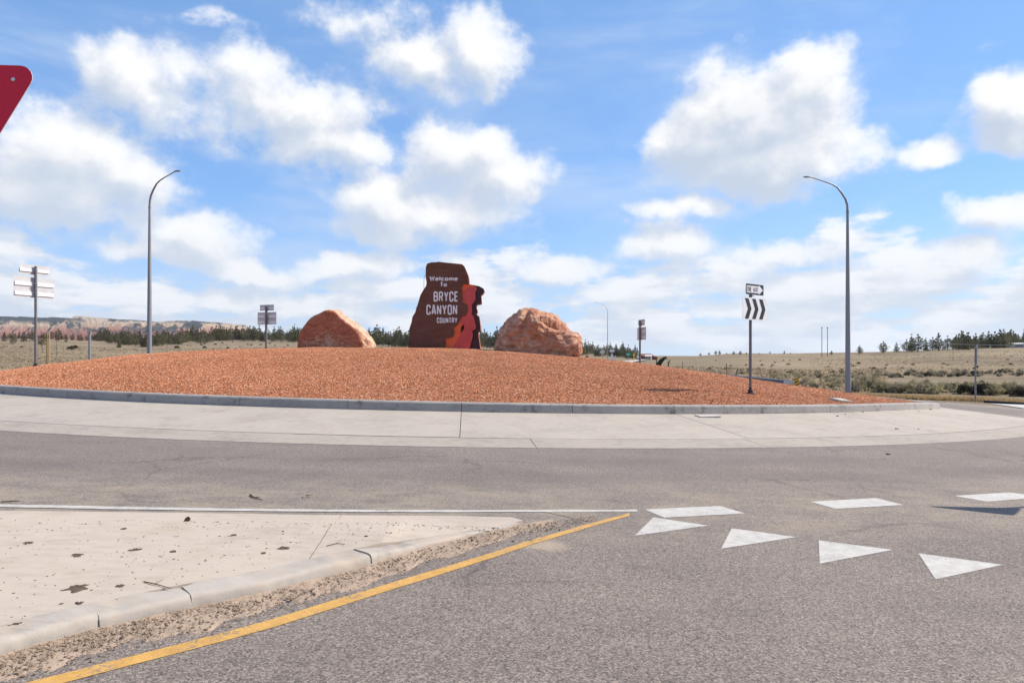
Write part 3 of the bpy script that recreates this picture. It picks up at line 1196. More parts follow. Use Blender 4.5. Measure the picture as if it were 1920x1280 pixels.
def slab_strip(bk, fr, name, nu=40, nv=16):
    """slab between the back edge bk and the front edge fr (both run the same way)"""
    top, fs = [], []
    for i in range(nu + 1):
        B, Q = poly_at(bk, i / nu), poly_at(fr, i / nu)
        for j in range(nv + 1):
            x, y = B[0] + (Q[0] - B[0]) * j / nv, B[1] + (Q[1] - B[1]) * j / nv
            top.append((x - iox, y - ioy, float(isl_z2(x, y)) - ioz))
    n = len(top)
    vs = top + [(x, y, z - .13) for x, y, z in top]
    W_ = nv + 1
    for i in range(nu):
        for j in range(nv):
            q = i * W_ + j
            fs.append((q, q + 1, q + W_ + 1, q + W_))
    for i in range(nu):
        for q, q2 in ((i * W_, (i + 1) * W_), (i * W_ + nv, (i + 1) * W_ + nv)):
            fs.append((q, q2, n + q2, n + q))
    for j in range(nv):
        for q in (j, nu * W_ + j):
            fs.append((q, q + 1, n + q + 1, n + q))
    return MB().add(vs, fs).build(name, 'island_slab', isl)


_fx = np.array([q[0] for q in front])
_fh = np.array(ISL_H)


def isl_z2(x, y):
    # the slab meets the kerb top in front and falls to a low lip at the back
    hh = np.interp(np.asarray(x, float), _fx[::-1], _fh[::-1])
    bx = np.array([q[0] for q in back[:7]])[::-1]
    by = np.array([q[1] for q in back[:7]])[::-1]
    yb = np.interp(np.asarray(x, float), bx, by)
    t_ = sst(yb - np.asarray(y, float), .0, .9)
    nz = (vnoise(np.asarray(x, float), np.asarray(y, float), 1.7, 6) - .5) * .012
    return G(x, y) + .045 + (hh - .045) * t_ + nz * t_


Jb = gp(641, 973.4)
# foot of the joint on the inner side of the kerb
iJ = next(i for i in range(len(inner)) if inner[i][0] < gp(632, 1024)[0])
kx = (gp(632, 1024)[0] - inner[iJ - 1][0]) / (inner[iJ][0] - inner[iJ - 1][0])
Jf = (inner[iJ - 1][0] + (inner[iJ][0] - inner[iJ - 1][0]) * kx, inner[iJ - 1][1] + (inner[iJ][1] - inner[iJ - 1][1]) * kx)
slab_strip([back[0], back[1], back[2], Jb], inner[0:iJ] + [Jf], 'island_slab', 24, 10)
dj = .010
slab_strip([(Jb[0] - dj, Jb[1])] + back[3:], [(Jf[0] - dj, Jf[1])] + inner[iJ:], 'island_slab', 60, 20)


# ------------------------------------------------------------------ dirt, pebbles, mud
def ico_blob(bmv, c, s, seed, squash=1.0, flat=False):
    pass


ICO_V, ICO_F = None, None
_b = bmesh.new()
bmesh.ops.create_icosphere(_b, subdivisions=1, radius=1.0)
ICO_V = np.array([v.co[:] for v in _b.verts])
ICO_F = np.array([[v.index for v in fc.verts] for fc in _b.faces])
_b.free()


def scatter_mesh(name, pts, sizes, flat, matname, parent=None):
    """many little stones as one mesh"""
    n = len(pts)
    V = np.repeat(ICO_V[None], n, 0) * (1 + RNG.uniform(-.3, .3, (n, len(ICO_V), 1)))
    V = V * np.stack([np.ones(n), RNG.uniform(.55, 1, n), RNG.uniform(flat * .6, flat, n)], 1)[:, None, :]
    a = RNG.uniform(0, 6.28, n)
    ca, sa = np.cos(a), np.sin(a)
    x = V[:, :, 0] * ca[:, None] - V[:, :, 1] * sa[:, None]
    y = V[:, :, 0] * sa[:, None] + V[:, :, 1] * ca[:, None]
    V = np.stack([x, y, V[:, :, 2]], -1) * np.asarray(sizes)[:, None, None] + np.asarray(pts)[:, None, :]
    Fq = (ICO_F[None] + (np.arange(n) * len(ICO_V))[:, None, None]).reshape(-1, 3)
    return np_mesh(name, V.reshape(-1, 3), Fq, matname, parent)


def lerp_line(pts, x):
    return float(np.interp(x, [q[0] for q in pts], [q[1] for q in pts]))


KB = sorted(ISL_B)
YU = [(-40, 1303), (80, 1274), (213, 1240), (360, 1203), (500, 1165), (640, 1122), (733, 1094), (867, 1054), (1000, 1012), (1100, 984), (1180, 962.5)]


def build_dirt():
    xs = np.arange(-60, 1040, 6.0)
    rows = 9
    vs = []
    for x in xs:
        top = lerp_line(KB, min(x, 978)) - 3 if x < 978 else lerp_line(KB, 978) + (x - 978) * -.12
        if x < 0:
            top = 1245 - x * .32
        bot = lerp_line(YU, x)
        frac = .68 + .12 * math.sin(x * .021) + .08 * math.sin(x * .067 + 1) + random.uniform(-.045, .045)
        if x > 860:
            frac *= max(.12, 1 - (x - 860) / 210)
        bot = top + (bot - top) * min(frac, .97)
        for k in range(rows):
            u = k / (rows - 1)
            X, Y = gp(x, top + (bot - top) * u)
            h = .034 * (1 - u) ** 1.3 + .012 * (vnoise(np.array(X), np.array(Y), 9, 3) - .3) * (1 - u) + .006 * (vnoise(np.array(X), np.array(Y), 40, 5)) * min(1, (1 - u) * 4)
            vs.append((X, Y, float(G(X, Y)) + (.0045 + .004 * (1 - u) if u < 1 else -.004) + float(h) * (1 if u < 1 else 0)))
    fs = []
    for i in range(len(xs) - 1):
        for k in range(rows - 1):
            a = i * rows + k
            fs.append((a, a + 1, a + rows + 1, a + rows))
    o = MB().add(vs, fs).build('dirt', 'dirt', smooth=True)
    tag(o, 'sandy dirt washed up along the splitter island kerb', 'dirt', kind='stuff')
    pts, sz = [], []
    for _ in range(3600):
        x = random.uniform(-40, 1120)
        top = lerp_line(KB, x) if 0 <= x <= 978 else (1245 - x * .32 if x < 0 else 992 - (x - 978) * .13)
        bot = lerp_line(YU, x)
        u = abs(random.gauss(.25, .28))
        if u > 1.05:
            continue
        X, Y = gp(x, top + (bot - top) * u)
        s = min(.016, abs(random.gauss(.0015, .0035)) + .0020)
        pts.append((X, Y, float(G(X, Y)) + .012 + .03 * max(0, 1 - u * 1.3)))
        sz.append(s)
    tag(scatter_mesh('pebbles', pts, sz, .7, 'pebble'), 'small dark pebbles and crumbs in the gutter dirt', 'pebbles', kind='stuff')
    # straw and twiglets lying in it
    V, Fq = [], []
    for i in range(900):
        x = random.uniform(-30, 1000)
        top = lerp_line(KB, x) if 0 <= x <= 978 else (1245 - x * .32 if x < 0 else 990)
        bot = lerp_line(YU, x)
        u = abs(random.gauss(.12, .22))
        if u > .9:
            continue
        X, Y = gp(x, top + (bot - top) * u)
        z = float(G(X, Y)) + .035 * max(.3, 1 - u * 1.2) + .008
        a = random.uniform(0, 6.28)
        L = random.uniform(.01, .045)
        w = .0014
        dx_, dy_ = math.cos(a) * L, math.sin(a) * L
        nx, ny = -math.sin(a) * w, math.cos(a) * w
        t_ = random.uniform(-.006, .014)
        b = len(V)
        V += [(X + nx, Y + ny, z), (X - nx, Y - ny, z), (X + dx_ - nx, Y + dy_ - ny, z + t_), (X + dx_ + nx, Y + dy_ + ny, z + t_)]
        Fq.append((b, b + 1, b + 2, b + 3))
    tag(np_mesh('straw', V, Fq, 'straw'), 'bits of dry straw along the splitter island kerb', 'straw', kind='stuff')


build_dirt()


def isl_point(x, y):
    X, Y = gp(x, y, CAM_H - .12)
    return X, Y, float(isl_z2(X, Y))


def build_mud():
    pts, sz = [], []
    while len(pts) < 620:
        x = random.uniform(0, 950)
        top = 968 + (975 - 968) * x / 950
        bot = lerp_line(KB, x) - 58
        if bot - top < 8:
            bot = top + 8
        u = random.random() ** 1.7
        pts.append(isl_point(x, top + (bot - top) * u))
        sz.append(min(.02, .0028 + abs(random.gauss(0, .0045))))
    tag(scatter_mesh('mud_crumbs', pts, sz, .45, 'mud'), 'small dark mud crumbs scattered on the splitter island', 'mud crumbs', kind='stuff')
    big = [(145, 1101, 26, 'large cracked mud cake lying across the splitter island'), (144, 1041, 13, 'dark mud clod right of the left frame edge on the island'),
           (253, 1030, 14, 'dark pointed mud clod in the middle of the island'), (530, 1027, 15, 'oval dark mud clod nearest the island joint'),
           (494, 1037, 7, 'small mud clod left of the oval one near the island joint'), (53, 1017, 10, 'mud clod near the upper left edge of the island'),
           (225, 1098, 9, 'mud clod just right of the cracked mud cake'), (148, 1130, 9, 'mud clod between the cracked mud cake and the kerb'),
           (325, 1034, 8, 'flat reddish mud clod right of the pointed one'), (35, 1168, 11, 'mud smear beside the kerb at far left'), (232, 990, 7, 'mud clod by the back edge of the island'),
           (438, 1003, 7, 'mud clod in the spatter left of the island joint')]
    for x, y, r_, lab in big:
        X, Y, z = isl_point(x, y)
        s = .72 * r_ * Y / F
        vs, fs = [], []
        n = 30
        sd = random.uniform(0, 90)
        for ring_, (q, hz_) in enumerate([(1.0, -.002), (.86, .0045), (.45, .007)]):
            for k in range(n):
                a = 2 * math.pi * k / n
                j = 1 + .85 * (mnoise.noise(Vector((math.cos(a) * 1.6 + sd, math.sin(a) * 1.6, sd))) + .8 * mnoise.noise(Vector((math.cos(a) * 5 + sd, math.sin(a) * 5, 3))))
                vs.append((math.cos(a) * s * q * j, math.sin(a) * s * q * j * 1.0, hz_ * (.6 + .8 * random.random()) if ring_ else hz_))
        for k in range(n):
            k2 = (k + 1) % n
            fs += [(k, k2, n + k2, n + k), (n + k, n + k2, 2 * n + k2, 2 * n + k)]
        fs.append(tuple(range(2 * n, 3 * n)))
        o = MB().add(vs, fs).build('mud_clod', 'mud')
        o.location = (X, Y, z)
        tag(o, lab, 'mud clod', 'mud clods on the splitter island')
    for pts_, r_, lab in (([(270, 1091.5), (290, 1097), (321, 1104.5)], .004, 'thin dark twig lying on the splitter island'),
                          ([(612, 1023), (630, 1019.5), (647, 1020)], .0035, 'short twig beside the island joint')):
        P = []
        for i, (x, y) in enumerate(pts_):
            X, Y, z = isl_point(x, y)
            P.append((X, Y, z + .005 + .004 * (i % 2)))
        m = MB()
        m.tube(P, [r_, r_ * .9, r_ * .6], 6)
        m.tube([P[1], (P[1][0] + .03, P[1][1] + .05, P[1][2] + .012)], [r_ * .6, r_ * .3], 5)
        tag(m.build('twig', 'twig'), lab, 'twig', 'twigs on the ground')
    for pts_, r_, lab, mt in (([(469, 929), (476, 934), (493, 939)], .010, 'forked dark twig on the lane behind the white line', 'twig'),
                              ([(568, 934), (573, 930), (582, 929)], .008, 'pale bent stick on the lane behind the white line', 'straw'),
                              ([(2, 942.5), (20, 941), (38, 940.5)], .008, 'straight stick by the white line at far left', 'twig')):
        P = []
        for i, (x, y) in enumerate(pts_):
            X, Y = gp(x, y)
            P.append((X, Y, float(G(X, Y)) + .013))
        m = MB()
        m.tube(P, [r_, r_ * .8, r_ * .5], 6)
        m.tube([P[1], (P[1][0] + .1, P[1][1] - .07, P[1][2] + .02)], [r_ * .6, r_ * .3], 5)
        tag(m.build('twig', mt), lab, 'twig', 'twigs on the ground')
    X, Y, z = isl_point(348, 972)
    m = MB()
    m.add([(-.02, 0, 0), (.026, .01, 0), (.034, .012, .030), (.018, .01, .046), (-.006, .006, .030), (-.018, .03, 0), (.026, .04, 0), (.032, .03, .026), (.016, .028, .040), (-.004, .024, .026)],
          [(0, 1, 2, 3, 4), (9, 8, 7, 6, 5), (0, 5, 6, 1), (1, 6, 7, 2), (2, 7, 8, 3), (3, 8, 9, 4), (4, 9, 5, 0)])
    o = m.build('wood_chip', 'twig')
    o.location = (X, Y, z)
    tag(o, 'brown chip of wood standing up on the back edge of the island', 'wood chip')
    # a few crumbs on the truck apron at the right
    pts, sz = [], []
    for x, y in [(1500, 776), (1677, 773), (1688, 773), (1696, 772), (1722, 773.5), (1600, 777), (1618, 777.5), (1570, 782), (1680, 793), (1684, 793), (1722, 793), (1742, 768), (1745, 769), (1665, 829), (1585, 780), (1640, 775)]:
        X, Y = gp(x, y, 1.28)
        rr = math.hypot(X - CX, Y - CY)
        h = float(np.interp(rr, [24.92, 26.6, 28.3], [.405, .245, .088]))
        pts.append((X, Y, float(G(X, Y)) + h + .012))
        sz.append(random.uniform(.02, .045))
    tag(scatter_mesh('apron_crumbs', pts, sz, .5, 'mud'), 'dark crumbs of dirt on the concrete apron below the kerb', 'dirt crumbs', kind='stuff')


build_mud()


# ------------------------------------------------------------------ lettering
GLYPH = {
    'B': (.46, [[(0, 0), (0, 1)], [(0, 1), (.30, 1), (.44, .92), (.44, .62), (.32, .53), (0, .53)], [(.32, .53), (.46, .43), (.46, .09), (.32, 0), (0, 0)]]),
    'R': (.46, [[(0, 0), (0, 1)], [(0, 1), (.32, 1), (.45, .91), (.45, .58), (.32, .48), (0, .48)], [(.27, .48), (.46, 0)]]),
    'Y': (.48, [[(0, 1), (.24, .45)], [(.48, 1), (.24, .45)], [(.24, .47), (.24, 0)]]),
    'C': (.44, [[(.44, .70), (.44, .89), (.33, 1), (.11, 1), (0, .89), (0, .11), (.11, 0), (.33, 0), (.44, .11), (.44, .30)]]),
    'E': (.38, [[(.38, 1), (0, 1), (0, 0), (.38, 0)], [(0, .52), (.32, .52)]]),
    'A': (.48, [[(0, 0), (.20, 1), (.28, 1), (.48, 0)], [(.08, .25), (.40, .25)]]),
    'N': (.46, [[(0, 0), (0, 1)], [(0, 1), (.46, 0)], [(.46, 0), (.46, 1)]]),
    'O': (.46, [[(.23, 1), (.12, 1), (0, .89), (0, .11), (.12, 0), (.34, 0), (.46, .11), (.46, .89), (.34, 1), (.23, 1)]]),
    'U': (.44, [[(0, 1), (0, .11), (.11, 0), (.33, 0), (.44, .11), (.44, 1)]]),
    'T': (.44, [[(0, 1), (.44, 1)], [(.22, 1), (.22, 0)]]),
    'e': (.50, [[(.02, .34), (.50, .34), (.48, .50), (.36, .62), (.16, .62), (.03, .50), (0, .31), (.03, .12), (.16, 0), (.34, 0), (.47, .08)]]),
    'l': (.0, [[(0, 0), (0, .95)]]),
    'c': (.44, [[(.44, .52), (.34, .62), (.16, .62), (.03, .50), (0, .31), (.03, .12), (.16, 0), (.34, 0), (.44, .10)]]),
    'o': (.52, [[(.26, .62), (.16, .62), (.03, .50), (0, .31), (.03, .12), (.16, 0), (.36, 0), (.49, .12), (.52, .31), (.49, .50), (.36, .62), (.26, .62)]]),
    'm': (.80, [[(0, 0), (0, .62)], [(0, .44), (.10, .60), (.28, .62), (.39, .50), (.39, 0)], [(.40, .46), (.50, .60), (.68, .62), (.80, .50), (.80, 0)]]),
    'V': (.66, []),
    'W': (.86, [[(0, 1), (.20, 0), (.43, .82), (.66, 0), (.86, 1)]]),
}


def stroke(m, pts, w, y, th, mx, mz, sc, cap=.0):
    """a bent bar of width w (x,z plane) standing th proud of y"""
    P = [Vector((a, b)) for a, b in pts]
    closed = (P[0] - P[-1]).length < 1e-6
    L, Rr = [], []
    n = len(P)
    for i in range(n):
        if closed:
            d0 = (P[i] - P[i - 1 if i else n - 2]).normalized()
            d1 = (P[(i + 1) if i < n - 1 else 1] - P[i]).normalized()
        else:
            d0 = (P[i] - P[i - 1]).normalized() if i else (P[1] - P[0]).normalized()
            d1 = (P[i + 1] - P[i]).normalized() if i < n - 1 else d0
        t = (d0 + d1).normalized()
        nrm = Vector((-t.y, t.x))
        k = w / 2 / max(.45, nrm.dot(Vector((-d0.y, d0.x))))
        L.append(P[i] + nrm * k)
        Rr.append(P[i] - nrm * k)
    vs, fs = [], []
    for a, b in zip(L, Rr):
        for q in (a, b):
            vs.append((mx + q.x * sc, y - th, mz + q.y * sc))
        for q in (a, b):
            vs.append((mx + q.x * sc, y, mz + q.y * sc))
    for i in range(n - 1):
        a, b = 4 * i, 4 * i + 4
        fs += [(a, a + 1, b + 1, b), (a + 2, b + 2, b + 3, a + 3), (a, b, b + 2, a + 2), (a + 1, a + 3, b + 3, b + 1)]
    if not closed:
        e = 4 * (n - 1)
        fs += [(0, 2, 3, 1), (e, e + 1, e + 3, e + 2)]
    m.add(vs, fs)


def word(text, x_right, z0, hgt, w, y, th, gap=.19, xs=1.0, right=True):
    """condensed capitals ending at x_right; returns the mesh builder"""
    m = MB()
    k = (1 - w) * hgt           # centre lines are inset by half the stroke
    tot = sum(GLYPH[c][0] * k * xs + w * hgt for c in text) + gap * hgt * (len(text) - 1) * .55
    x = x_right - tot if right else x_right
    cnt = 0
    for c in text:
        if c == ' ':
            x += .3 * hgt
            continue
        gw, strokes = GLYPH[c]
        for s in strokes:
            cnt += 1
            pts = [(a * xs * k / hgt, b * k / hgt) for a, b in s]
            stroke(m, pts, w, y, th + .0007 * (cnt % 4), x + w * hgt / 2, z0 + w * hgt / 2, hgt)
        x += gw * k * xs + w * hgt + gap * hgt * .55
    return m, x


def text_mesh(txt, size, offset, name, matname, parent, loc, xscale=1.0):
    cu = bpy.data.curves.new(name, 'FONT')
    cu.body = txt
    cu.size = size
    cu.offset = offset
    cu.extrude = .01
    cu.align_x = 'CENTER'
    cu.space_character = 1.03
    o = bpy.data.objects.new(name, cu)
    COL.objects.link(o)
    bpy.context.view_layer.update()
    me = bpy.data.meshes.new_from_object(o.evaluated_get(bpy.context.evaluated_depsgraph_get()))
    bpy.data.objects.remove(o)
    me.materials.clear()
    me.materials.append(M[matname])
    ob = link(name, me, parent)
    ob.rotation_euler = (R(90), 0, 0)
    ob.scale = (xscale, 1, 1)
    ob.location = loc
    return ob


# ------------------------------------------------------------------ monument sign
def rough_outline(poly, step, amp, seed):
    out = []
    n = len(poly)
    for i in range(n):
        a, b = Vector(poly[i]), Vector(poly[(i + 1) % n])
        k = max(1, int((b - a).length / step))
        nrm = Vector((-(b - a).y, (b - a).x)).normalized()
        for j in range(k):
            q = a.lerp(b, j / k)
            d = amp * mnoise.noise(Vector((q.x * 3 + seed, q.y * 3, seed))) + amp * .5 * mnoise.noise(Vector((q.x * 9 + seed, q.y * 9, seed)))
            out.append(tuple(q + nrm * d))
    return out


def build_monument():
    Zm = 37.0
    sc = Zm / F
    x0 = 845.0
    X0 = (x0 - 960) * sc
    base_row = 657.0
    z0 = CAM_H + (HZ - base_row) * sc
    root = empty('monument_sign', (X0, Zm, z0))
    tag(root, 'tall brown stone slab sign reading Welcome To Bryce Canyon Country', 'monument sign')

    def P(pts):
        # zoomed picture coordinates to metres in the plane of the face
        return [((760 + a / 6.7375 - x0) * sc, (base_row - (480 + b / 6.7375)) * sc) for a, b in pts][::-1]
    foot = 1250
    brown = P([(44, foot), (42, 1040), (50, 930), (75, 830), (95, 760), (125, 710), (135, 650), (165, 580), (190, 490), (225, 430), (262, 375), (268, 330), (255, 240), (258, 150), (272, 95), (330, 78),
               (420, 75), (560, 88), (720, 103), (745, 135), (770, 185), (795, 235), (807, 352), (737, 350), (714, 400), (725, 585), (780, 610), (786, 690), (765, 750), (715, 762), (690, 800), (660, 870),
               (612, 905), (615, 990), (598, 1022), (510, 1045), (505, foot)])
    brown_r = rough_outline(brown, .14, .03, 4)
    m = MB()
    m.prism(brown_r, 0.0, .75, 0, 1)
    m.build('stone_slab', ['monument', 'rim'], root)
    orange = P([(470, foot), (470, 1040), (560, 1010), (580, 900), (640, 850), (680, 770), (760, 720), (760, 620), (700, 590), (690, 380), (735, 352), (835, 358), (900, 400), (880, 455), (885, 545), (836, 612), (842, 690), (700, 900), (700, 1000), (640, foot)])
    m = MB()
    m.prism(orange, .075, .60, 0)
    m.build('orange_panel', 'orange_panel', root)
    red = P([(600, foot), (620, 1110), (665, 1030), (712, 960), (742, 915), (742, 875), (700, 850), (685, 815), (712, 768), (765, 755), (790, 690), (784, 610), (742, 560), (738, 440), (770, 405), (840, 385), (902, 402), (880, 455), (886, 545), (838, 612), (842, 690), (832, 722),
             (862, 772), (887, 890), (882, 922), (842, 946), (852, 1000), (808, 1170), (800, foot)])
    m = MB()
    m.prism(red, .045, .56, 0)
    m.build('red_panel', 'red_panel', root)
    dark = P([(700, foot), (700, 380), (790, 356), (835, 357), (930, 375), (985, 405), (998, 435), (985, 460), (955, 490), (962, 590), (935, 603), (902, 605), (890, 640), (905, 670), (910, 700), (895, 735), (930, 760), (945, 860), (950, 940), (920, 960), (925, 1020), (948, 1180), (952, foot)])
    m = MB()
    m.prism(dark, .20, .95, 0, 1)
    m.build('dark_panel', ['dark_panel', 'rim'], root)
    # lettering
    def hx(a):
        return (760 + a / 6.7375 - x0) * sc

    def hz(b):
        return (base_row - (480 + b / 6.7375)) * sc
    for txt, xl, xr, zt, zb, wd in (('BRYCE', 357, 660, 447, 575, .155), ('CANYON', 266, 656, 613, 742, .155), ('COUNTRY', 399, 657, 776, 846, .17)):
        hgt = hz(zt) - hz(zb)
        m, xe = word(txt, 0.0, hz(zb), hgt, wd, 0.0, .022, right=False)
        k = (hx(xr) - hx(xl)) / (max(v[0] for v in m.v))
        m.v = [(hx(xl) + v[0] * k, v[1] - .002, v[2]) for v in m.v]
        o = m.build('lettering', 'letter', root)
        o['label'] = 'white capital letters reading ' + txt
    for txt, xl, xr, zt, zb in (('Welcome', 305, 664, 254, 313), ('To', 440, 526, 330, 385)):
        hgt = hz(zt) - hz(zb)
        m, xe = word(txt, 0.0, hz(zb), hgt, .20, 0.0, .022, gap=.12, right=False)
        k = (hx(xr) - hx(xl)) / (max(v[0] for v in m.v))
        m.v = [(hx(xl) + v[0] * k, v[1] - .002, v[2]) for v in m.v]
        o = m.build('lettering', 'letter', root)
        o['label'] = 'white letters reading ' + txt
    # wire loop behind the left shoulder
    m = MB()
    m.tube([(hx(222), .45, hz(440)), (hx(221), .45, hz(280)), (hx(230), .45, hz(240)), (hx(247), .46, hz(222)), (hx(300), .5, hz(215))], .011, 6)
    m.build('wire', 'cable', root)
    return root


build_monument()


# ------------------------------------------------------------------ boulders
def boulder(name, mat_name, outline, Zf, base_row, depth, sections, seed, amp, label, xref, crease=None, skew=0.0):
    sc = Zf / F
    pts = [((x - xref) * sc, (base_row - y) * sc) for x, y in outline]
    n = 72
    # resample the outline evenly, feet to feet over the top
    P = [Vector(q) for q in pts]
    seg = [0.0]
    for a, b in zip(P, P[1:]):
        seg.append(seg[-1] + (b - a).length)
    smp = []
    for k in range(n):
        d = seg[-1] * k / (n - 1)
        i = max(0, min(len(P) - 2, next((j for j in range(len(seg) - 1) if seg[j + 1] >= d - 1e-9), 0)))
        u = (d - seg[i]) / max(1e-6, seg[i + 1] - seg[i])
        smp.append(P[i].lerp(P[i + 1], u))
    cx_ = sum(q.x for q in smp) / n
    vs, fs = [], []
    rings = []
    # front face: concentric shrinking rings, then the sides and the back
    for (y, kx, kz, sx, sz) in sections:
        ring_ = []
        for q in smp:
            ring_.append((cx_ + (q.x - cx_) * kx + sx, y, q.y * kz + sz if q.y > 0 else q.y))
        rings.append(ring_)
    for ring_ in rings:
        vs += ring_
    for i in range(len(rings) - 1):
        for k in range(n - 1):
            fs.append((i * n + k, i * n + k + 1, (i + 1) * n + k + 1, (i + 1) * n + k))
    N_ = len(rings)
    for i in range(N_ - 1):
        fs.append((i * n + n - 1, i * n, (i + 1) * n, (i + 1) * n + n - 1))
    fs.append(tuple(range(n)))
    fs.append(tuple(reversed(range((N_ - 1) * n, N_ * n))))
    m = MB().add(vs, fs)
    tmp = m.build('tmp_rock', mat_name)
    md = tmp.modifiers.new('remesh', 'REMESH')
    md.mode = 'VOXEL'
    md.voxel_size = .045
    sm_ = tmp.modifiers.new('smooth', 'SMOOTH')
    sm_.iterations = 4
    me = bpy.data.meshes.new_from_object(tmp.evaluated_get(bpy.context.evaluated_depsgraph_get()))
    me.name = name
    bpy.data.objects.remove(tmp)
    me.materials.clear()
    bm = bmesh.new()
    bm.from_mesh(me)
    if skew:
        for v in bm.verts:
            # the face is broken back towards its upper right
            v.co.y += skew * max(0.0, v.co.x * .62 + v.co.z * .42 - 1.25) * max(0.0, 1 - v.co.y / 2.5)
    bm.normal_update()
    mv = []
    for v in bm.verts:
        c = v.co
        d = 0.0
        f_, a_ = .6, 1.0
        for o_ in range(6):
            nn = mnoise.noise(Vector((c.x * f_ + seed, c.y * f_, c.z * f_ * 1.35 + seed)))
            d += a_ * (nn if o_ < 1 else (.30 - abs(nn)) * 1.3)
            f_ *= 2.0
            a_ *= .60
        k = amp(c)
        if crease:
            d += crease(c)
        # broken facets: step the surface in blocks
        cell = mnoise.voronoi(Vector((c.x * .9 + seed, c.y * .9, c.z * 1.1)))[0]
        d += .9 * (min(.42, cell[1] - cell[0]) - .2)
        mv.append(v.normal * d * k)
    for v, q in zip(bm.verts, mv):
        v.co += q
    bm.to_mesh(me)
    bm.free()
    me.materials.append(M[mat_name])
    me.polygons.foreach_set('use_smooth', [True] * len(me.polygons))
    me.set_sharp_from_angle(angle=R(32))
    o = link(name, me)
    o.location = ((xref - 960) * sc, Zf, CAM_H + (HZ - base_row) * sc)
    tag(o, label, 'boulder')
    return o


OUT_A = [(556, 668), (555, 652), (557, 636), (562, 619), (569, 608), (583, 594), (597, 586), (613, 580.5), (623, 582), (633, 589), (644, 599), (656, 608), (667, 619), (676, 632), (681, 645), (677, 656), (675, 668)]
boulder('boulder', 'rock_a', OUT_A, 38.8, 656.0, 3.2,
        [(.16, .02, .02, 0, .35), (.10, .35, .4, 0, .15), (.04, .7, .74, 0, .05), (0.0, .93, .95, 0, 0), (.04, .99, .992, 0, 0), (.25, 1.01, 1.0, .05, .0), (.8, 1.02, .985, .20, -.01), (1.4, 1.0, .95, .24, -.02), (2.4, .9, .80, .2, -.03), (3.0, .55, .45, .15, 0), (3.2, .02, .02, .15, .3)],
        3.3, lambda c: .06 + .17 * float(sst(c.y + .25 * (c.x * .7 + c.z * .5 - 1.3), .02, .5)), 'smooth faced red boulder left of the brown monument slab', 622.0, None, .35)
OUT_B = [(932, 690), (928, 655), (931, 640), (937, 628), (938, 616), (943, 606), (953, 596), (965, 589), (976, 582), (988, 580), (1003, 583), (1012, 587), (1030, 590), (1046, 596), (1052, 604), (1060, 611), (1074, 619), (1084, 628), (1091, 641), (1095, 652), (1093, 663), (1082, 668), (1074, 690)]


def crease_b(c):
    # a shallow gully down the face, a ledge across the right shoulder and a pit at the foot
    a = c.x + .75 + .18 * math.sin(c.z * 2.2)
    fr_ = max(0.0, min(1.0, 1.2 - c.y))
    g1 = -.9 * math.exp(-(a / .14) ** 2) * (fr_ if c.z > .9 else .3 * fr_)
    led = c.z - (1.62 - .30 * (c.x - .4))
    g2 = (-1.0 * math.exp(-(led / .13) ** 2)) * (fr_ if .0 < c.x < 1.8 else 0)
    pit = -1.5 * math.exp(-(((c.x + 1.3) / .14) ** 2 + ((c.z - .42) / .10) ** 2))
    return g1 + g2 + pit


boulder('boulder', 'rock_b', OUT_B, 33.0, 667.0, 3.6,
        [(-.10, .02, .02, 0, .55), (-.08, .30, .34, 0, .35), (-.02, .55, .6, 0, .2), (.12, .78, .80, 0, .1), (.40, .92, .92, 0, .04), (.8, .99, .985, 0, 0), (1.2, 1.0, 1.0, 0, 0), (1.8, .98, .97, 0, 0), (2.6, .8, .8, 0, 0), (3.2, .45, .45, 0, 0), (3.3, .02, .02, 0, .3)],
        8.1, lambda c: .26, 'rugged orange boulder with a ledged top right of the monument slab', 1011.0, crease_b)


# ------------------------------------------------------------------ signs on the island
def post_base(m, mi=0):
    m.add(*lathe_data([(.13, -.05), (.13, .03), (.085, .05), (.075, .13), (.05, .15), (.05, .20)], 12), mi)


def lathe_data(prof, n=16):
    vs, fs = [], []
    for r_, z in prof:
        for k in range(n):
            a = 2 * math.pi * k / n
            vs.append((r_ * math.cos(a), r_ * math.sin(a), z))
    for i in range(len(prof) - 1):
        for k in range(n):
            k2 = (k + 1) % n
            fs.append((i * n + k, i * n + k2, (i + 1) * n + k2, (i + 1) * n + k))
    fs.append(tuple(reversed(range(n))))
    fs.append(tuple((len(prof) - 1) * n + k for k in range(n)))
    return vs, fs


def rrect(w, h, r_, n=4):
    out = []
    for cx_, cz_, a0 in ((w / 2 - r_, -h / 2 + r_, -90), (w / 2 - r_, h / 2 - r_, 0), (-w / 2 + r_, h / 2 - r_, 90), (-w / 2 + r_, -h / 2 + r_, 180)):
        for k in range(n + 1):
            a = R(a0 + 90 * k / n)
            out.append((cx_ + r_ * math.cos(a), cz_ + r_ * math.sin(a)))
    return out


def shifted(poly, dx_, dz_):
    return [(a + dx_, b + dz_) for a, b in poly]


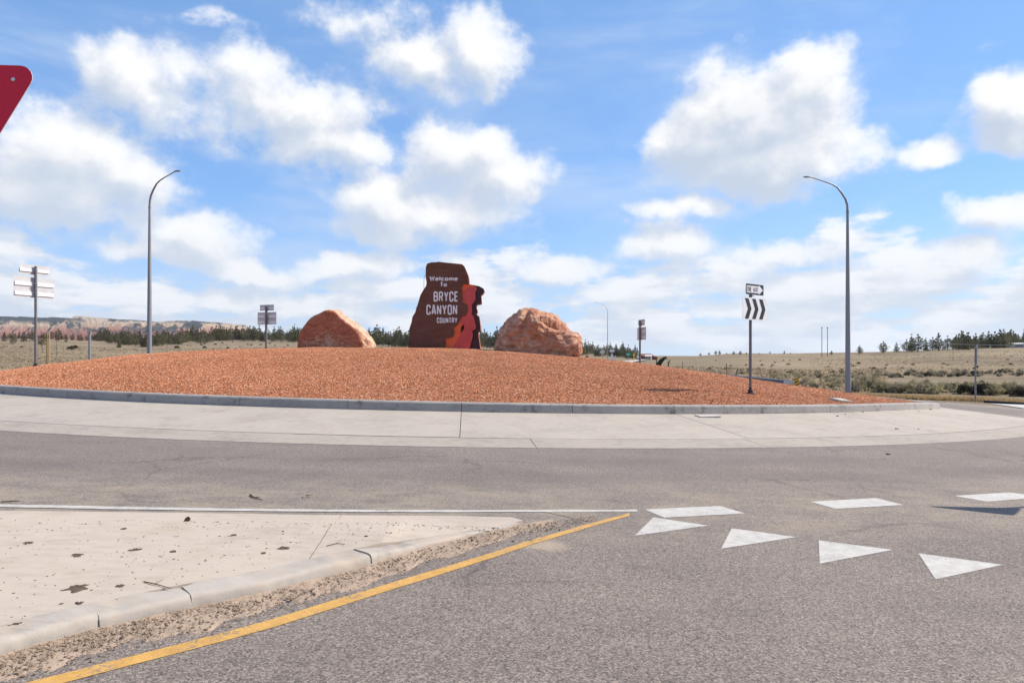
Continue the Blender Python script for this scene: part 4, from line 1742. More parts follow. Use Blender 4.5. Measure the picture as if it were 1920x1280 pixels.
def island_sign(X, Y, zb, heading, top_z, scale, label, cat, front=True, off_x=0.0, post_r=.04):
    """one-way plate over a chevron board. Local -y is the printed side."""
    root = empty('directional_sign', (X, Y, zb), heading)
    tag(root, label, cat, 'one-way and chevron signs on the gravel island')
    b = scale
    oh, ow, ch, cw = .305 * b, .915 * b, .64 * b, 1.22 * b
    zc1 = top_z - oh / 2
    zc2 = top_z - oh - .085 * b - ch / 2
    m = MB()
    m.tube([(0, 0, 0), (0, 0, top_z - .05)], post_r, 12)
    m.build('post', 'galv_dark', root, True, R(40))
    m = MB()
    post_base(m)
    m.build('base', 'iron', root, True, R(35))
    yf = -post_r - .045
    p1 = MB()
    p1.prism(shifted(rrect(ow, oh, .03 * b), off_x, zc1), yf, yf + .006, 0, 1)
    one = p1.build('one_way_plate', ['sign_black', 'alu'], root)
    p2 = MB()
    p2.prism(shifted(rrect(cw, ch, .03 * b), off_x, zc2), yf, yf + .006, 0, 1)
    chev = p2.build('chevron_board', ['sign_white', 'alu'], root)
    # arrow
    a = MB()
    aw, ah = ow * .46, oh * .33
    a.prism(shifted([(-aw, -ah), (aw * .50, -ah), (aw * .50, -oh * .44), (aw, 0), (aw * .50, oh * .44), (aw * .50, ah), (-aw, ah)], off_x, zc1), yf - .004, yf - .0005)
    a.build('arrow', 'sign_white', one)
    hgt = oh * .48
    m, xe = word('ONE', 0, zc1 - hgt / 2, hgt, .105, yf - .0052, .002, gap=.24, xs=1.5, right=False)
    w2, xe2 = word('WAY', xe + .10 * b, zc1 - hgt / 2, hgt, .105, yf - .0052, .002, gap=.24, xs=1.5, right=False)
    xm = max(v[0] for v in w2.v)
    k = (aw * 1.36) / xm
    for mm in (m, w2):
        mm.v = [(off_x - aw * .94 + v[0] * k, v[1], v[2]) for v in mm.v]
        mm.build('lettering', 'sign_black', one)
    for k in range(3):
        x_ = off_x + (-.42 + k * .300) * cw
        q = MB()
        t_, hh, ax = .150 * cw, ch * .455, .125 * cw
        q.prism([(x_, zc2 - hh), (x_ + t_, zc2 - hh), (x_ + t_ + ax, zc2), (x_ + t_, zc2 + hh), (x_, zc2 + hh), (x_ + ax, zc2)], yf - .004, yf - .0005)
        q.build('chevron', 'sign_black', chev)
    # rails and brackets on the back
    for par, zc, L, hh in ((one, zc1 - oh * .08, ow * .94, .10), (chev, zc2 + ch * .16, cw * .95, .12), (chev, zc2 - ch * .32, cw * .95, .12)):
        q = MB()
        q.box((off_x, yf + .006 + .016, zc - .0), (L, .026, hh * b))
        q.box((off_x, yf + .006 + .031, zc - hh * b * .42), (L, .012, .012))
        q.build('rail', 'alu_lit', par)
        q = MB()
        q.box((0, -post_r * .5, zc), (.12, post_r + .05, .035))
        q.box((0, post_r + .012, zc), (.13, .015, .04))
        q.build('clamp', 'galv_dark', par)
    q = MB()
    q.box((0, yf + .02, zc1 - oh / 2 - .03 * b), (.10, .03, .03))
    q.build('bracket', 'iron', root)
    return root


def rot_for(nx, ny):
    """heading that turns local -y to (nx, ny)"""
    return math.atan2(nx, -ny)


def mound_hit(x, y, z0=16.0, z1=60.0):
    Zs_ = np.linspace(z0, z1, 2000)
    X_ = (x - 960) / F * Zs_
    rows_ = HZ + F * (CAM_H - MZ(X_, Zs_)) / Zs_
    ok = (np.hypot(X_ - CX, Zs_ - CY) < 24.3) & (rows_ <= y)
    k = int(np.argmax(ok)) if ok.any() else int(np.argmin(np.abs(rows_ - y)))
    return float(X_[k]), float(Zs_[k])


def sign_at(x, ybase, ytop, nx, ny, span, label, off_x, Zfix=None, post_px=5.4):
    """span: photo height of plate plus board"""
    if Zfix:
        Zs_ = Zfix
        Xs_ = (x - 960) / F * Zs_
    else:
        Xs_, Zs_ = mound_hit(x, ybase)
    zb_ = float(MZ(Xs_, Zs_))
    tz_ = CAM_H + (HZ - ytop) * Zs_ / F - zb_
    sc_ = span * Zs_ / F / 1.03
    return island_sign(Xs_, Zs_, zb_, rot_for(nx, ny), tz_, sc_, label, 'sign', off_x=off_x * sc_, post_r=post_px * Zs_ / F / 2)


sign_at(1407, 738, 533, .63, -.78, 67, 'white board with three black chevrons below a ONE WAY plate', .10)
sign_at(67, 687, 497, -.90, .43, 61, 'back of two bright sign boards on a grey post at far left', 0, post_px=4.8)
sign_at(499, 655, 571, .36, .93, 37, 'shaded back of two sign boards left of the smooth red boulder', .03, 40.0, 4.0)
sign_at(1200, 684, 599, .985, .17, 38, 'two sign boards seen nearly edge on right of the rugged boulder', 0, 41.0, 3.6)


# ------------------------------------------------------------------ yield signs
def yield_sign(X, Y, zb, heading, top, side, label, grp_=None):
    root = empty('yield_sign', (X, Y, zb), heading)
    tag(root, label, 'yield sign', grp_)
    h = side * math.sqrt(3) / 2

    def tri(s, dz_, r_):
        hh = s * math.sqrt(3) / 2
        cs = [(-s / 2, 0), (s / 2, 0), (0, -hh)]
        ctr = (0, -hh / 3)
        out = []
        for i, (a, b) in enumerate(cs):
            # round the corner
            dv = Vector((ctr[0] - a, ctr[1] - b)).normalized()
            cc = Vector((a, b)) + dv * (r_ * 2)
            base = math.atan2(-dv.y, -dv.x)
            for k in range(7):
                t_ = base + R(60) - R(120) * k / 6
                out.append((cc.x + r_ * math.cos(t_), cc.y + r_ * math.sin(t_) + dz_))
        return out
    m = MB()
    m.tube([(0, .06, -.1), (0, .06, top - .02)], .032, 12)
    m.build('post', 'galv', root, True, R(40))
    m = MB()
    m.prism(tri(side, top, .05 * side / .9), 0, .004, 0, 1)
    pl = m.build('plate', ['sign_red', 'alu'], root)
    m = MB()
    s2 = side * .46
    m.prism(tri(s2, top - (h - s2 * math.sqrt(3) / 2) / 3, .03), -.003, -.0004)
    m.build('white_centre', 'sign_white', pl)
    for bx_, bz_ in ((side / 2 - .115 * side / .9, -.062 * side / .9), (-side / 2 + .115 * side / .9, -.062 * side / .9), (0, -h + .16)):
        m = MB()
        vs, fs = lathe_data([(.009, 0), (.009, .004), (.005, .007)], 10)
        m.add([(bx_ + a, -c, top + bz_ + b) for a, b, c in vs], fs)
        m.build('bolt', 'bolt', pl)
    return root


# close by on the splitter island: only its upper right corner is in the picture
Yy = 3.0
side_ = .914
Xr = (60.5 - 960) / F * Yy
top_ = CAM_H + (HZ - 118.5) * Yy / F
Xp = Xr - side_ / 2 + .018
zbp = float(isl_z2(Xp, Yy))
yield_sign(Xp, Yy, zbp, R(4), top_ - zbp, side_, 'red yield sign cut off by the left edge of the picture')
# its twin over the road to the right stands outside the picture and throws the small shadow on the asphalt
Xq, Yq = gp(1850, 956)
h_ = 2.55
Lq = h_ / math.tan(SUN_EL)
Xp, Yp = Xq + Lq * math.sin(SUN_AZ), Yq + Lq * math.cos(SUN_AZ)
yield_sign(Xp, Yp, float(G(Xp, Yp)), R(-30), 2.9, .914, 'yield sign right of the picture casting the slim shadow on the asphalt')


# ------------------------------------------------------------------ street lamps
def street_lamp(X, Y, zb, H, side, label, yaw=0.0, w=1.0):
    """side +1: arm to the right, -1: to the left. Shape of the pole scales with H."""
    root = empty('street_lamp', (X, Y, zb), yaw)
    tag(root, label, 'street lamp', 'curved-arm street lamps round the junction')
    k = H / 18.8
    s = side
    m = MB()
    m.tube([(0, 0, 0), (.02 * s, 0, H * .4), (.04 * s, 0, H * .838)], [.235 * k * w, .18 * k * w, .105 * k * w], 14)
    m.build('pole', 'galv', root, True, R(40))
    m = MB()
    xs = .04 * s
    bend = [(0, .838), (.02, .868), (.17, .896), (.48, .923), (.90, .951), (1.30, .964), (1.80, .9745), (3.15, .9975)]
    m.tube([(xs + a * k * s, 0, b * H) for a, b in bend], [.098 * k * w, .096 * k * w, .094 * k * w, .086 * k * w, .07 * k * w, .062 * k * w, .055 * k * w, .045 * k * w], 12)
    m.build('arm', 'galv', root, True, R(50))
    m = MB()
    m.add(*lathe_data([(.125 * k * w, -.10), (.125 * k * w, .10)], 14))
    m.v = [(a + xs, b, c + H * .838) for a, b, c in m.v]
    m.build('collar', 'galv', root, True, R(40))
    m = MB()
    hx_ = xs + 3.1 * k * s
    prof = [(0, .06, .05), (.15, .13, .07), (.38, .17, .09), (.62, .15, .07), (.74, .06, .03)]
    vs, fs = [], []
    for d, wy, hz_ in prof:
        for a in range(10):
            t_ = 2 * math.pi * a / 10
            vs.append((hx_ + d * k * s, wy * k * math.cos(t_), .9975 * H + (hz_ * math.sin(t_) if math.sin(t_) > 0 else hz_ * .55 * math.sin(t_)) * k + .02))
    for i in range(len(prof) - 1):
        for a in range(10):
            a2 = (a + 1) % 10
            fs.append((i * 10 + a, i * 10 + a2, (i + 1) * 10 + a2, (i + 1) * 10 + a))
    fs.append(tuple(range(10)))
    fs.append(tuple(range(40, 50)))
    m.add(vs, fs)
    m.build('lamp_head', 'galv', root, True, R(50))
    m = MB()
    m.box((0, 0, .02), (.50 * k * w, .50 * k * w, .04))
    m.box((0, 0, .10), (.44 * k * w, .44 * k * w, .12))
    m.build('base', 'galv_dark', root)
    return root


Zl = 58.0
Xl = (1590 - 960) / F * Zl
zl = CAM_H + (HZ - 737.5) * Zl / F
street_lamp(Xl, Zl, zl, CAM_H + (HZ - 331.5) * Zl / F - zl, -1, 'tall street lamp at the sagebrush right of the chevron sign')
m = MB()
vs, fs = lathe_data([(.36, -.6), (.36, .0), (.34, .02)], 20)
m.add(vs, fs)
o = m.build('lamp_footing', 'pad')
o.location = (Xl, Zl, zl - .015)
tag(o, 'round concrete footing under the lamp at right', 'footing')
Zl = 62.0
Xl = (280 - 960) / F * Zl
zl = float(T(Xl, Zl)) - .05
street_lamp(Xl, Zl, zl, (CAM_H + (HZ - 322) * Zl / F - zl) * .985, 1, 'tall street lamp behind the mound left of the boulders', yaw=R(-22))
Zl = 185.0
Xl = (1139.5 - 960) / F * Zl
zl = float(T(Xl, Zl))
street_lamp(Xl, Zl, zl, CAM_H + (HZ - 567) * Zl / F - zl, -1, 'distant thin street lamp beyond the rugged boulder', w=.55)

# ------------------------------------------------------------------ small furniture
# concrete cover on the gravel and small plate at the kerb
X, Y = mound_hit(1576, 751)
m = MB()
m.box((0, 0, .0), (.56, .50, .10))
m.box((0, 0, .055), (.46, .40, .012))
o = m.build('concrete_cover', 'pad')
o.location = (X, Y, float(MZ(X, Y)) - .005)
o.rotation_euler = (R(9), R(4), R(24))
tag(o, 'flat square concrete cover lying on the red gravel', 'concrete cover')
X, Y = pol(25.35, R(18.7))
m = MB()
m.box((0, 0, 0), (.62, .30, .03))
o = m.build('concrete_scrap', 'pad')
o.location = (X, Y, float(G(X, Y)) + .385)
o.rotation_euler = (R(5), 0, R(17))
tag(o, 'thin pale concrete plate against the kerb below the chevron sign', 'concrete plate')
# drain at the far side of the side road
X, Y = gp(1760, 741.5)
m = MB()
m.box((0, 0, 0), (1.3, .7, .16))
for k in range(5):
    m.box((-.5 + k * .25, -.36, .02), (.06, .04, .12))
o = m.build('storm_drain', 'iron')
o.location = (X, Y + .4, float(G(X, Y)) + .04)
o.rotation_euler = (0, 0, R(-30))
tag(o, 'dark storm drain inlet at the far edge of the side road', 'storm drain')


def along(p0, p1, n):
    return [(p0[0] + (p1[0] - p0[0]) * k / n, p0[1] + (p1[1] - p0[1]) * k / n) for k in range(n + 1)]


# low dark kerb on the right of the side road
kb = empty('road_kerb', (38.0, 48.0, float(G(38, 48))))
tag(kb, 'low dark kerb along the side road at the right edge', kind='structure')
P0, P1 = gp(1852, 746), gp(1990, 753)
for (a, b) in zip(along(P0, P1, 5), along(P0, P1, 5)[1:]):
    d = math.atan2(b[1] - a[1], b[0] - a[0])
    L = math.hypot(b[0] - a[0], b[1] - a[1])
    m = MB()
    m.box((0, 0, 0), (L - .02, .3, .26))
    o = m.build('kerb_stone', 'iron', kb)
    o.location = ((a[0] + b[0]) / 2 - 38, (a[1] + b[1]) / 2 - 48 + .3, float(G((a[0] + b[0]) / 2, (a[1] + b[1]) / 2)) + .03 - kb.location.z)
    o.rotation_euler = (0, 0, d)


def simple_post(name, x, ytop, ybot, Z, wpx, matname, label, cat, group=None, lean=0.0, top=None):
    X = (x - 960) / F * Z
    zt = CAM_H + (HZ - ytop) * Z / F
    zb_ = float(T(X, Z)) - .2
    if ybot is not None:
        zb_ = min(zb_, CAM_H + (HZ - ybot) * Z / F)
    r_ = wpx * Z / F / 2
    root = empty(name, (X, Z, zb_))
    tag(root, label, cat, group)
    m = MB()
    H = zt - zb_
    m.tube([(0, 0, 0), (lean * H * .5, 0, H * .5), (lean * H, 0, H)], [r_ * 1.05, r_, r_ * .9], 8)
    m.build('shaft', matname, root, True, R(50))
    if top == 'cap':
        m = MB()
        m.box((lean * H, 0, H + .05), (r_ * 2.6, r_ * 2.6, .12))
        m.build('cap', matname, root)
    if top == 'plate':
        m = MB()
        m.box((0, 0, 0), (.05, .7, 1.5))
        o = m.build('plate', 'alu', root)
        o.location = (r_ + .04, 0, H - .7)
        o.rotation_euler = (0, 0, -math.atan2(X, Z) + R(4))
    if top == 'cross':
        m = MB()
        m.box((0, 0, H - .6), (.16, 2.2, .18))
        m.build('crossarm', 'wood', root)
        for s in (-1, 1):
            m = MB()
            m.tube([(0, s * .8, H - .5), (0, s * .8, H - .15)], .07, 6)
            m.build('insulator', 'iron', root)
    return root


simple_post('marker_post', 168, 624, 672, 60, 4.6, 'galv', 'short grey steel post behind the mound at left', 'post', top='cap')
simple_post('timber_post', 88, 624, 682, 64, 2.2, 'wood_new', 'left of two yellow timber posts behind the mound', 'post', 'pair of yellow timber posts')
simple_post('timber_post', 92.5, 618, 682, 64, 2.2, 'wood_new', 'right and taller of two yellow timber posts behind the mound', 'post', 'pair of yellow timber posts')
simple_post('sign_post', 1829, 648, 742.5, 53, 3.0, 'galv', 'grey post with edge-on sign plate by the sagebrush at right', 'sign post', top='plate')
simple_post('utility_pole', 1541, 613, 667, 420, 1.15, 'wood', 'left of the two thin utility poles on the right skyline', 'utility pole', 'utility poles on the right skyline', top='cross')
simple_post('utility_pole', 1551.5, 613, 667, 425, 1.15, 'wood', 'right of the two thin utility poles on the right skyline', 'utility pole', 'utility poles on the right skyline', top='cross')
simple_post('fence_post', 1362.5, 681, 691, 110, 1.4, 'wood', 'upright dark fence post left of the chevron sign', 'fence post', 'fence posts on the right plain')
simple_post('fence_post', 1371, 691, 709, 75, 2.2, 'wood', 'leaning wooden fence post left of the chevron sign', 'fence post', 'fence posts on the right plain', lean=.30)
simple_post('fence_post', 1280, 677, 686, 130, 1.0, 'wood', 'thin fence post right of the dark bent snag', 'fence post', 'fence posts on the right plain')
simple_post('marker_post', 1309.5, 685, 699, 90, 1.7, 'sign_white', 'short white roadside marker between the fence posts', 'marker')
simple_post('fence_post', 106, 638, 654, 210, .7, 'wood', 'thin post on the left plain beside the bright signs', 'fence post', 'thin posts on the left plain')
simple_post('fence_post', 313, 642, 662, 160, .6, 'wood', 'thin post on the left plain right of the lamp', 'fence post', 'thin posts on the left plain')
simple_post('fence_post', 1787, 647, 665, 300, .7, 'wood', 'thin post on the right hill slope', 'fence post')
# dark snag
Zq = 95.0
kq = Zq / F
root = empty('dead_snag', ((1240 - 960) * kq, Zq, CAM_H + (HZ - 692) * kq))
tag(root, 'dark bent dead snag on the plain past the mound', 'dead tree')
m = MB()


def sq(x, y):
    return ((x - 1240) * kq, random.uniform(-.1, .1), (692 - y) * kq)


m.tube([sq(1230, 692), sq(1234, 684), sq(1240, 676), sq(1246, 671), sq(1250, 669)], [.22, .34, .30, .20, .10], 8)
m.tube([sq(1231, 690), sq(1231, 673)], [.09, .05], 6)
m.tube([sq(1238, 679), sq(1239, 688)], [.16, .07], 6)
m.build('trunk', 'juniper', root)
m = MB()
m.tube([sq(1253, 693), sq(1253.5, 681), sq(1256.5, 674)], [.10, .10, .06], 6)
m.tube([sq(1254, 684), sq(1251.5, 678)], [.07, .04], 6)
m.tube([sq(1246, 671), sq(1252, 674)], [.10, .05], 6)
m.build('branch', 'wood', root)

# guardrail with hazard board
Zq = 68.0
kq = Zq / F
gr = empty('guardrail', ((1450 - 960) * kq, Zq, CAM_H + (HZ - 722) * kq))
tag(gr, 'grey steel guardrail behind the mound beside the chevron post', 'guardrail')


def gq(x, y, dy_=0.0):
    return ((x - 1450) * kq, dy_, (722 - y) * kq)


m = MB()
for dz_, r_ in ((.16, .11), (0, .06), (-.16, .11)):
    a, b, c = gq(1395, 709.5, 6), gq(1452, 715, 2), gq(1485, 717.5, 0)
    m.tube([(a[0], a[1], a[2] + dz_), (b[0], b[1], b[2] + dz_), (c[0], c[1], c[2] + dz_)], r_, 8)
m.build('rail', 'galv', gr, True, R(60))
for x, y, d in ((1400, 710, 5.4), (1425, 712.5, 3.8), (1450, 715, 2.2), (1472, 716.6, .9)):
    m = MB()
    a = gq(x, y, d)
    m.box((a[0], a[1] + .16, a[2] - .35), (.15, .15, 1.1))
    m.build('rail_post', 'wood', gr)
m = MB()
a = gq(1480, 717.2, -.08)
m.box((a[0], a[1], a[2]), (1.2, .06, .42))
m.build('end_piece', 'alu', gr)
hz_b = empty('hazard_board', ((1490.5 - 960) * kq, Zq - .4, CAM_H + (HZ - 727) * kq))
tag(hz_b, 'small yellow and black striped hazard board at the guardrail end', 'hazard board')
m = MB()
m.box((0, 0, .56), (.42, .03, .90))
bd = m.build('board', 'sign_yellow', hz_b)
for k in range(3):
    m = MB()
    zz = .20 + k * .30
    m.prism([(-.205, zz - .05), (.205, min(1.0, zz + .16)), (.205, min(1.005, zz + .30)), (-.205, zz + .09)], -.022, -.0155)
    m.build('stripe', 'sign_black', bd)
m = MB()
m.tube([(0, .05, -.6), (0, .05, .6)], .03, 6)
m.build('post', 'galv_dark', hz_b)

# far road to the north with its traffic signs
far_pts_l = [(1090, 690), (1120, 684), (1150, 680), (1180, 676.6), (1205, 674.5)]
far_pts_r = [(1150, 692), (1165, 686), (1185, 680.8), (1198, 677.5), (1215, 674.9)]
L_ = [hit(x, y, 60, 1200) for x, y in far_pts_l]
R_ = [hit(x, y, 60, 1200) for x, y in far_pts_r]
vs = []
for a, b in zip(L_, R_):
    for u in np.linspace(0, 1, 5):
        X, Y = a[0] + (b[0] - a[0]) * u, a[1] + (b[1] - a[1]) * u
        vs.append((X, Y, float(T(X, Y)) + .12 + .0006 * Y))
fs = []
for i in range(len(L_) - 1):
    for k in range(4):
        q = i * 5 + k
        fs.append((q, q + 1, q + 6, q + 5))
o = MB().add(vs, fs).build('far_road', 'pad')
tag(o, 'pale far road running off behind the rugged boulder', kind='structure')


def far_sign(x, yt, yb, Z, kind, label):
    k = Z / F
    X = (x - 960) * k
    zb_ = min(float(T(X, Z)) - .1, CAM_H + (HZ - yb - 6) * k)
    zt = CAM_H + (HZ - yt) * k
    root = empty('road_sign', (X, Z, zb_))
    tag(root, label, 'road sign', 'far signs along the north road')
    H = zt - zb_
    m = MB()
    m.tube([(0, .05, 0), (0, .05, H - .2)], .055, 6)
    m.build('post', 'galv_dark', root)
    m = MB()
    if kind == 'diamond':
        s = .62
        m.prism([(0, H - 2 * s), (s, H - s), (0, H), (-s, H - s)], 0, .02)
        m.build('plate', 'alu', root)
    elif kind == 'triangle':
        m.prism([(-.45, H - 1.75), (.45, H - 1.75), (0, H - .35)], 0, .02)
        m.build('plate', 'sign_white', root)
        q = MB()
        q.box((0, .0, H - .1), (.85, .03, .42))
        q.build('top_plate', 'sign_white', root)
    elif kind == 'green':
        m.prism(shifted(rrect(2.2, 1.35, .1), 0, H - .67), 0, .03)
        pl = m.build('plate', 'sign_green', root)
        q = MB()
        for dz_ in (.25, -.15):
            q.box((-.15, -.006, H - .67 + dz_), (1.3, .006, .12))
        q.build('legend', 'sign_white', pl)
    elif kind == 'yellow':
        s = .85
        m.prism([(0, H - 2 * s), (s * .62, H - s), (0, H), (-s * .62, H - s)], 0, .03)
        m.build('plate', 'sign_yellow', root)
        q = MB()
        q.box((0, 0, H - 2.05), (.7, .03, .55))
        q.build('advisory_plate', 'sign_yellow', root)
    elif kind == 'white':
        m.prism(shifted(rrect(.8, 1.3, .06), 0, H - .65), 0, .03)
        m.build('plate', 'sign_white', root)
    return root


far_sign(1129.5, 654.5, 676, 150, 'diamond', 'grey back of a diamond road sign left of the distant lamp')
far_sign(1147.5, 656.5, 678, 120, 'triangle', 'small pale triangular sign right of the distant lamp')
far_sign(1178.5, 661, 677, 270, 'green', 'small green guide sign on the north road')
far_sign(1188.7, 661, 677, 250, 'yellow', 'small yellow warning sign beside the green guide sign')
far_sign(1196, 665.5, 676, 260, 'white', 'small pale sign beside the yellow warning sign')


def hut(x, y, Z, w, d, h, roof, wall_m, roof_m, label, rz=0.0, door=True):
    X = (x - 960) / F * Z
    zb_ = min(float(T(X, Z)), CAM_H + (HZ - y) * Z / F) - .3
    root = empty('building', (X, Z, zb_), rz)
    tag(root, label, 'building')
    m = MB()
    m.box((0, 0, h / 2), (w, d, h))
    m.build('wall', wall_m, root)
    m = MB()
    e = .35
    m.add([(-w / 2 - e, -d / 2 - e, h + .02), (w / 2 + e, -d / 2 - e, h + .02), (w / 2 + e, d / 2 + e, h + .02), (-w / 2 - e, d / 2 + e, h + .02), (-w / 2 - e * .6, 0, h + roof), (w / 2 + e * .6, 0, h + roof)],
          [(0, 1, 5, 4), (2, 3, 4, 5), (1, 2, 5), (3, 0, 4), (0, 3, 2, 1)])
    m.build('roof', roof_m, root)
    if door:
        for dx_ in (-.28, .22):
            m = MB()
            m.box((dx_ * w, -d / 2 - .03, h * .55), (w * .14, .06, h * .35))
            m.build('window', 'iron', root)
    return root


hut(923, 652, 150, 2.1, 2.6, 3.4, .35, 'wall_far', 'wall_far', 'small pale building between the monument slab and rugged boulder', 0, False)
hut(1210, 671, 420, 7.5, 8, 2.5, 1.6, 'wall_red', 'wall_red', 'far red-brown building at the end of the north road', R(20))
hut(1216, 671.5, 400, 3.2, 6, 2.4, .8, 'wall_far', 'roof_far', 'far pale building right beside the red-brown one', R(-15))
hut(1224, 671.5, 420, 4.0, 5, 2.0, .5, 'wall_red', 'iron', 'far low dark building right of the pale one', R(10))
hut(1930, 650, 520, 44, 10, 3.0, .8, 'wall_far', 'roof_far', 'long low white-roofed shed on the ridge at the right edge', R(3))
# wire across the right hand trees
pts = []
for x, y in [(1700, 641.5), (1760, 644), (1840, 646.5), (1920, 647.5), (2050, 648)]:
    Z = 330.0
    pts.append(((x - 960) / F * Z, Z, CAM_H + (HZ - y) * Z / F))
o = MB().tube(pts, .10, 5).build('overhead_wire', 'cable')
tag(o, 'thin pale overhead wire crossing in front of the right hand trees', 'wire')


# ------------------------------------------------------------------ vegetation
def leaf_cloud(centres, radii, per, size, seed, flat=.8, drop=0.0):
    """triangles scattered on the shells of many clumps"""
    rng = np.random.default_rng(seed)
    V, Fq = [], []
    C = np.repeat(np.asarray(centres), per, 0)
    Rr = np.repeat(np.asarray(radii), per, 0)
    n = len(C)
    d = rng.normal(size=(n, 3))
    d /= np.linalg.norm(d, axis=1, keepdims=True)
    d[:, 2] *= flat
    P = C + d * (Rr * rng.uniform(.55, 1.08, n))[:, None]
    nrm = d + rng.normal(size=(n, 3)) * .55
    nrm /= np.linalg.norm(nrm, axis=1, keepdims=True)
    t = np.cross(nrm, rng.normal(size=(n, 3)))
    t /= np.linalg.norm(t, axis=1, keepdims=True)
    b = np.cross(nrm, t)
    s = size * rng.uniform(.6, 1.35, n)[:, None]
    q0 = P + t * s
    q1 = P - t * s * .5 + b * s * .8
    q2 = P - t * s * .5 - b * s * .8
    V = np.stack([q0, q1, q2], 1).reshape(-1, 3)
    Fq = np.arange(n * 3).reshape(-1, 3)
    return V, Fq


def pine_proto(seed, H, kind):
    rng = np.random.default_rng(seed)
    cs, rs = [], []
    W = H * (.29 if kind == 0 else .38 if kind == 1 else .21)
    levels = 11
    for i in range(levels):
        u = i / (levels - 1)
        z = H * (.10 + .90 * u) if kind != 1 else H * (.16 + .80 * u)
        if kind == 1:
            w = W * max(.10, 1 - abs(1.55 * (u - .30)) ** 1.7)
        else:
            w = W * (1 - u) ** .85 + .02 * H
        w *= rng.uniform(.78, 1.2)
        k = max(1, int(5.5 * (w / W) + .8))
        for j in range(k):
            a = 2 * math.pi * (j + rng.uniform(0, 1)) / k
            rr_ = w * rng.uniform(.35, .85) if k > 1 else 0
            cs.append((rr_ * math.cos(a), rr_ * math.sin(a), z + rng.uniform(-.03, .03) * H))
            rs.append(max(.035 * H, w * rng.uniform(.32, .55)))
    V, Fq = leaf_cloud(cs, rs, 24, .030 * H, seed + 50, .75)
    V[:, 2] = np.clip(V[:, 2], .03 * H, None)
    crown = np_mesh('crown', V, Fq, 'pine')
    m = MB()
    bend = rng.uniform(-.02, .02) * H
    m.tube([(0, 0, -.3), (bend, 0, H * .4), (bend * .5, 0, H * .92)], [.026 * H, .017 * H, .004 * H], 6)
    for i in range(4):
        a = rng.uniform(0, 6.28)
        z = H * rng.uniform(.25, .7)
        L = W * .6
        m.tube([(bend * .5, 0, z), (L * math.cos(a), L * math.sin(a), z + .05 * H)], [.007 * H, .003 * H], 4)
    trunk = m.build('trunk', 'bark')
    cm, tm = crown.data, trunk.data
    bpy.data.objects.remove(crown)
    bpy.data.objects.remove(trunk)
    return cm, tm, H


PINES = [pine_proto(100 + i, 10.0, k) for i, k in enumerate((0, 0, 1, 1, 2, 0, 1, 2))]
tree_n = 0


def put_tree(x, ybase, hpx, which, label, group, zmin=150, Zfix=None, wide=1.0):
    if Zfix:
        Z = Zfix
        X = (x - 960) / F * Z
        z = float(T(X, Z))
    else:
        X, Z, z = hit(x, ybase, zmin, 1000)
    H = hpx * Z / F
    cm, tm, h0 = PINES[which % len(PINES)]
    root = bpy.data.objects.new('pine_tree', None)
    root.empty_display_size = 1
    COL.objects.link(root)
    root.location = (X, Z, z - .15)
    s = H / h0
    root.scale = (s * wide, s * wide, s)
    root.rotation_euler = (0, 0, random.uniform(0, 6.28))
    for nm, me in (('crown', cm), ('trunk', tm)):
        c = bpy.data.objects.new(nm, me)
        COL.objects.link(c)
        c.parent = root
    return tag(root, label, 'tree', group)


def belt(n, x0, x1, base, hpx, label, group, jitter=3.0, zmin=150, kinds=(0, 1, 2, 3, 5, 6, 4)):
    xs = [p_[0] for p_ in base]
    ys = [p_[1] for p_ in base]
    for i in range(n):
        x = x0 + (x1 - x0) * (i + random.uniform(.1, .9)) / n
        y = float(np.interp(x, xs, ys)) + random.uniform(-jitter, jitter)
        q = random.uniform(.62, 1.25)
        k = random.choice(kinds)
        size_ = 'tall' if q > 1.04 else 'mid-height' if q > .83 else 'short'
        form = ('pointed', 'pointed', 'bushy', 'bushy', 'slim', 'pointed', 'bushy', 'slim')[k]
        if 'small far' in label or 'tiny' in label:
            lab = form + ' ' + label
        else:
            lab = size_ + ' ' + form + ' ' + label
        put_tree(x, y, hpx * q, k, lab, group, zmin, None, random.uniform(.85, 1.2))


# left: a few trees standing apart, each one can be pointed at
for x, y, h, k, lab in [(24, 645, 24, 2, 'bushy pine nearest the left edge of the picture'), (45, 641, 20, 0, 'small pine right of the leftmost bushy pine'),
                        (8, 640, 17, 5, 'small far pine at the left edge of the picture'), (36, 634, 14, 4, 'tiny far pine above the left plain'),
                        (78, 648, 26, 6, 'narrow pine just right of the bright sign post'), (109, 640, 26, 3, 'tall bushy pine right of the yellow timber posts'),
                        (64, 640, 22, 0, 'pine showing just left of the bright sign post'), (123, 637, 13, 1, 'small pine right of the tall bushy one'), (223, 652, 18, 4, 'slim pine standing forward of the belt left of the lamp')]:
    put_tree(x, y, h, k, lab, 'pines on the left plain')
belt(16, -60, 130, [(-60, 634), (130, 634)], 13, 'small far pine on the ridge of the left plain', 'small far pines on the left ridge', 2.5)
belt(10, 130, 190, [(130, 637), (190, 638)], 13, 'small far pine between the grey steel post and the bright sign', 'small far pines left of the grey post', 2)
belt(46, 183, 300, [(183, 636), (230, 643), (270, 647), (300, 646)], 24, 'pine in the dense belt around the left lamp', 'pine belt around the left lamp', 4)
belt(54, 300, 420, [(300, 645), (350, 641), (420, 637)], 24, 'pine in the dense belt between the left lamp and the shaded signs', 'pine belt between lamp and shaded signs', 4)
belt(60, 420, 565, [(420, 636), (565, 638)], 23, 'pine in the dense belt behind the shaded sign backs', 'pine belt behind the shaded signs', 4)
put_tree(476, 640, 30, 3, 'tallest broad pine just left of the shaded sign backs', 'pine belt behind the shaded signs')
put_tree(549, 641, 30, 2, 'broad pine nearest the left side of the smooth boulder', 'pine belt behind the shaded signs')
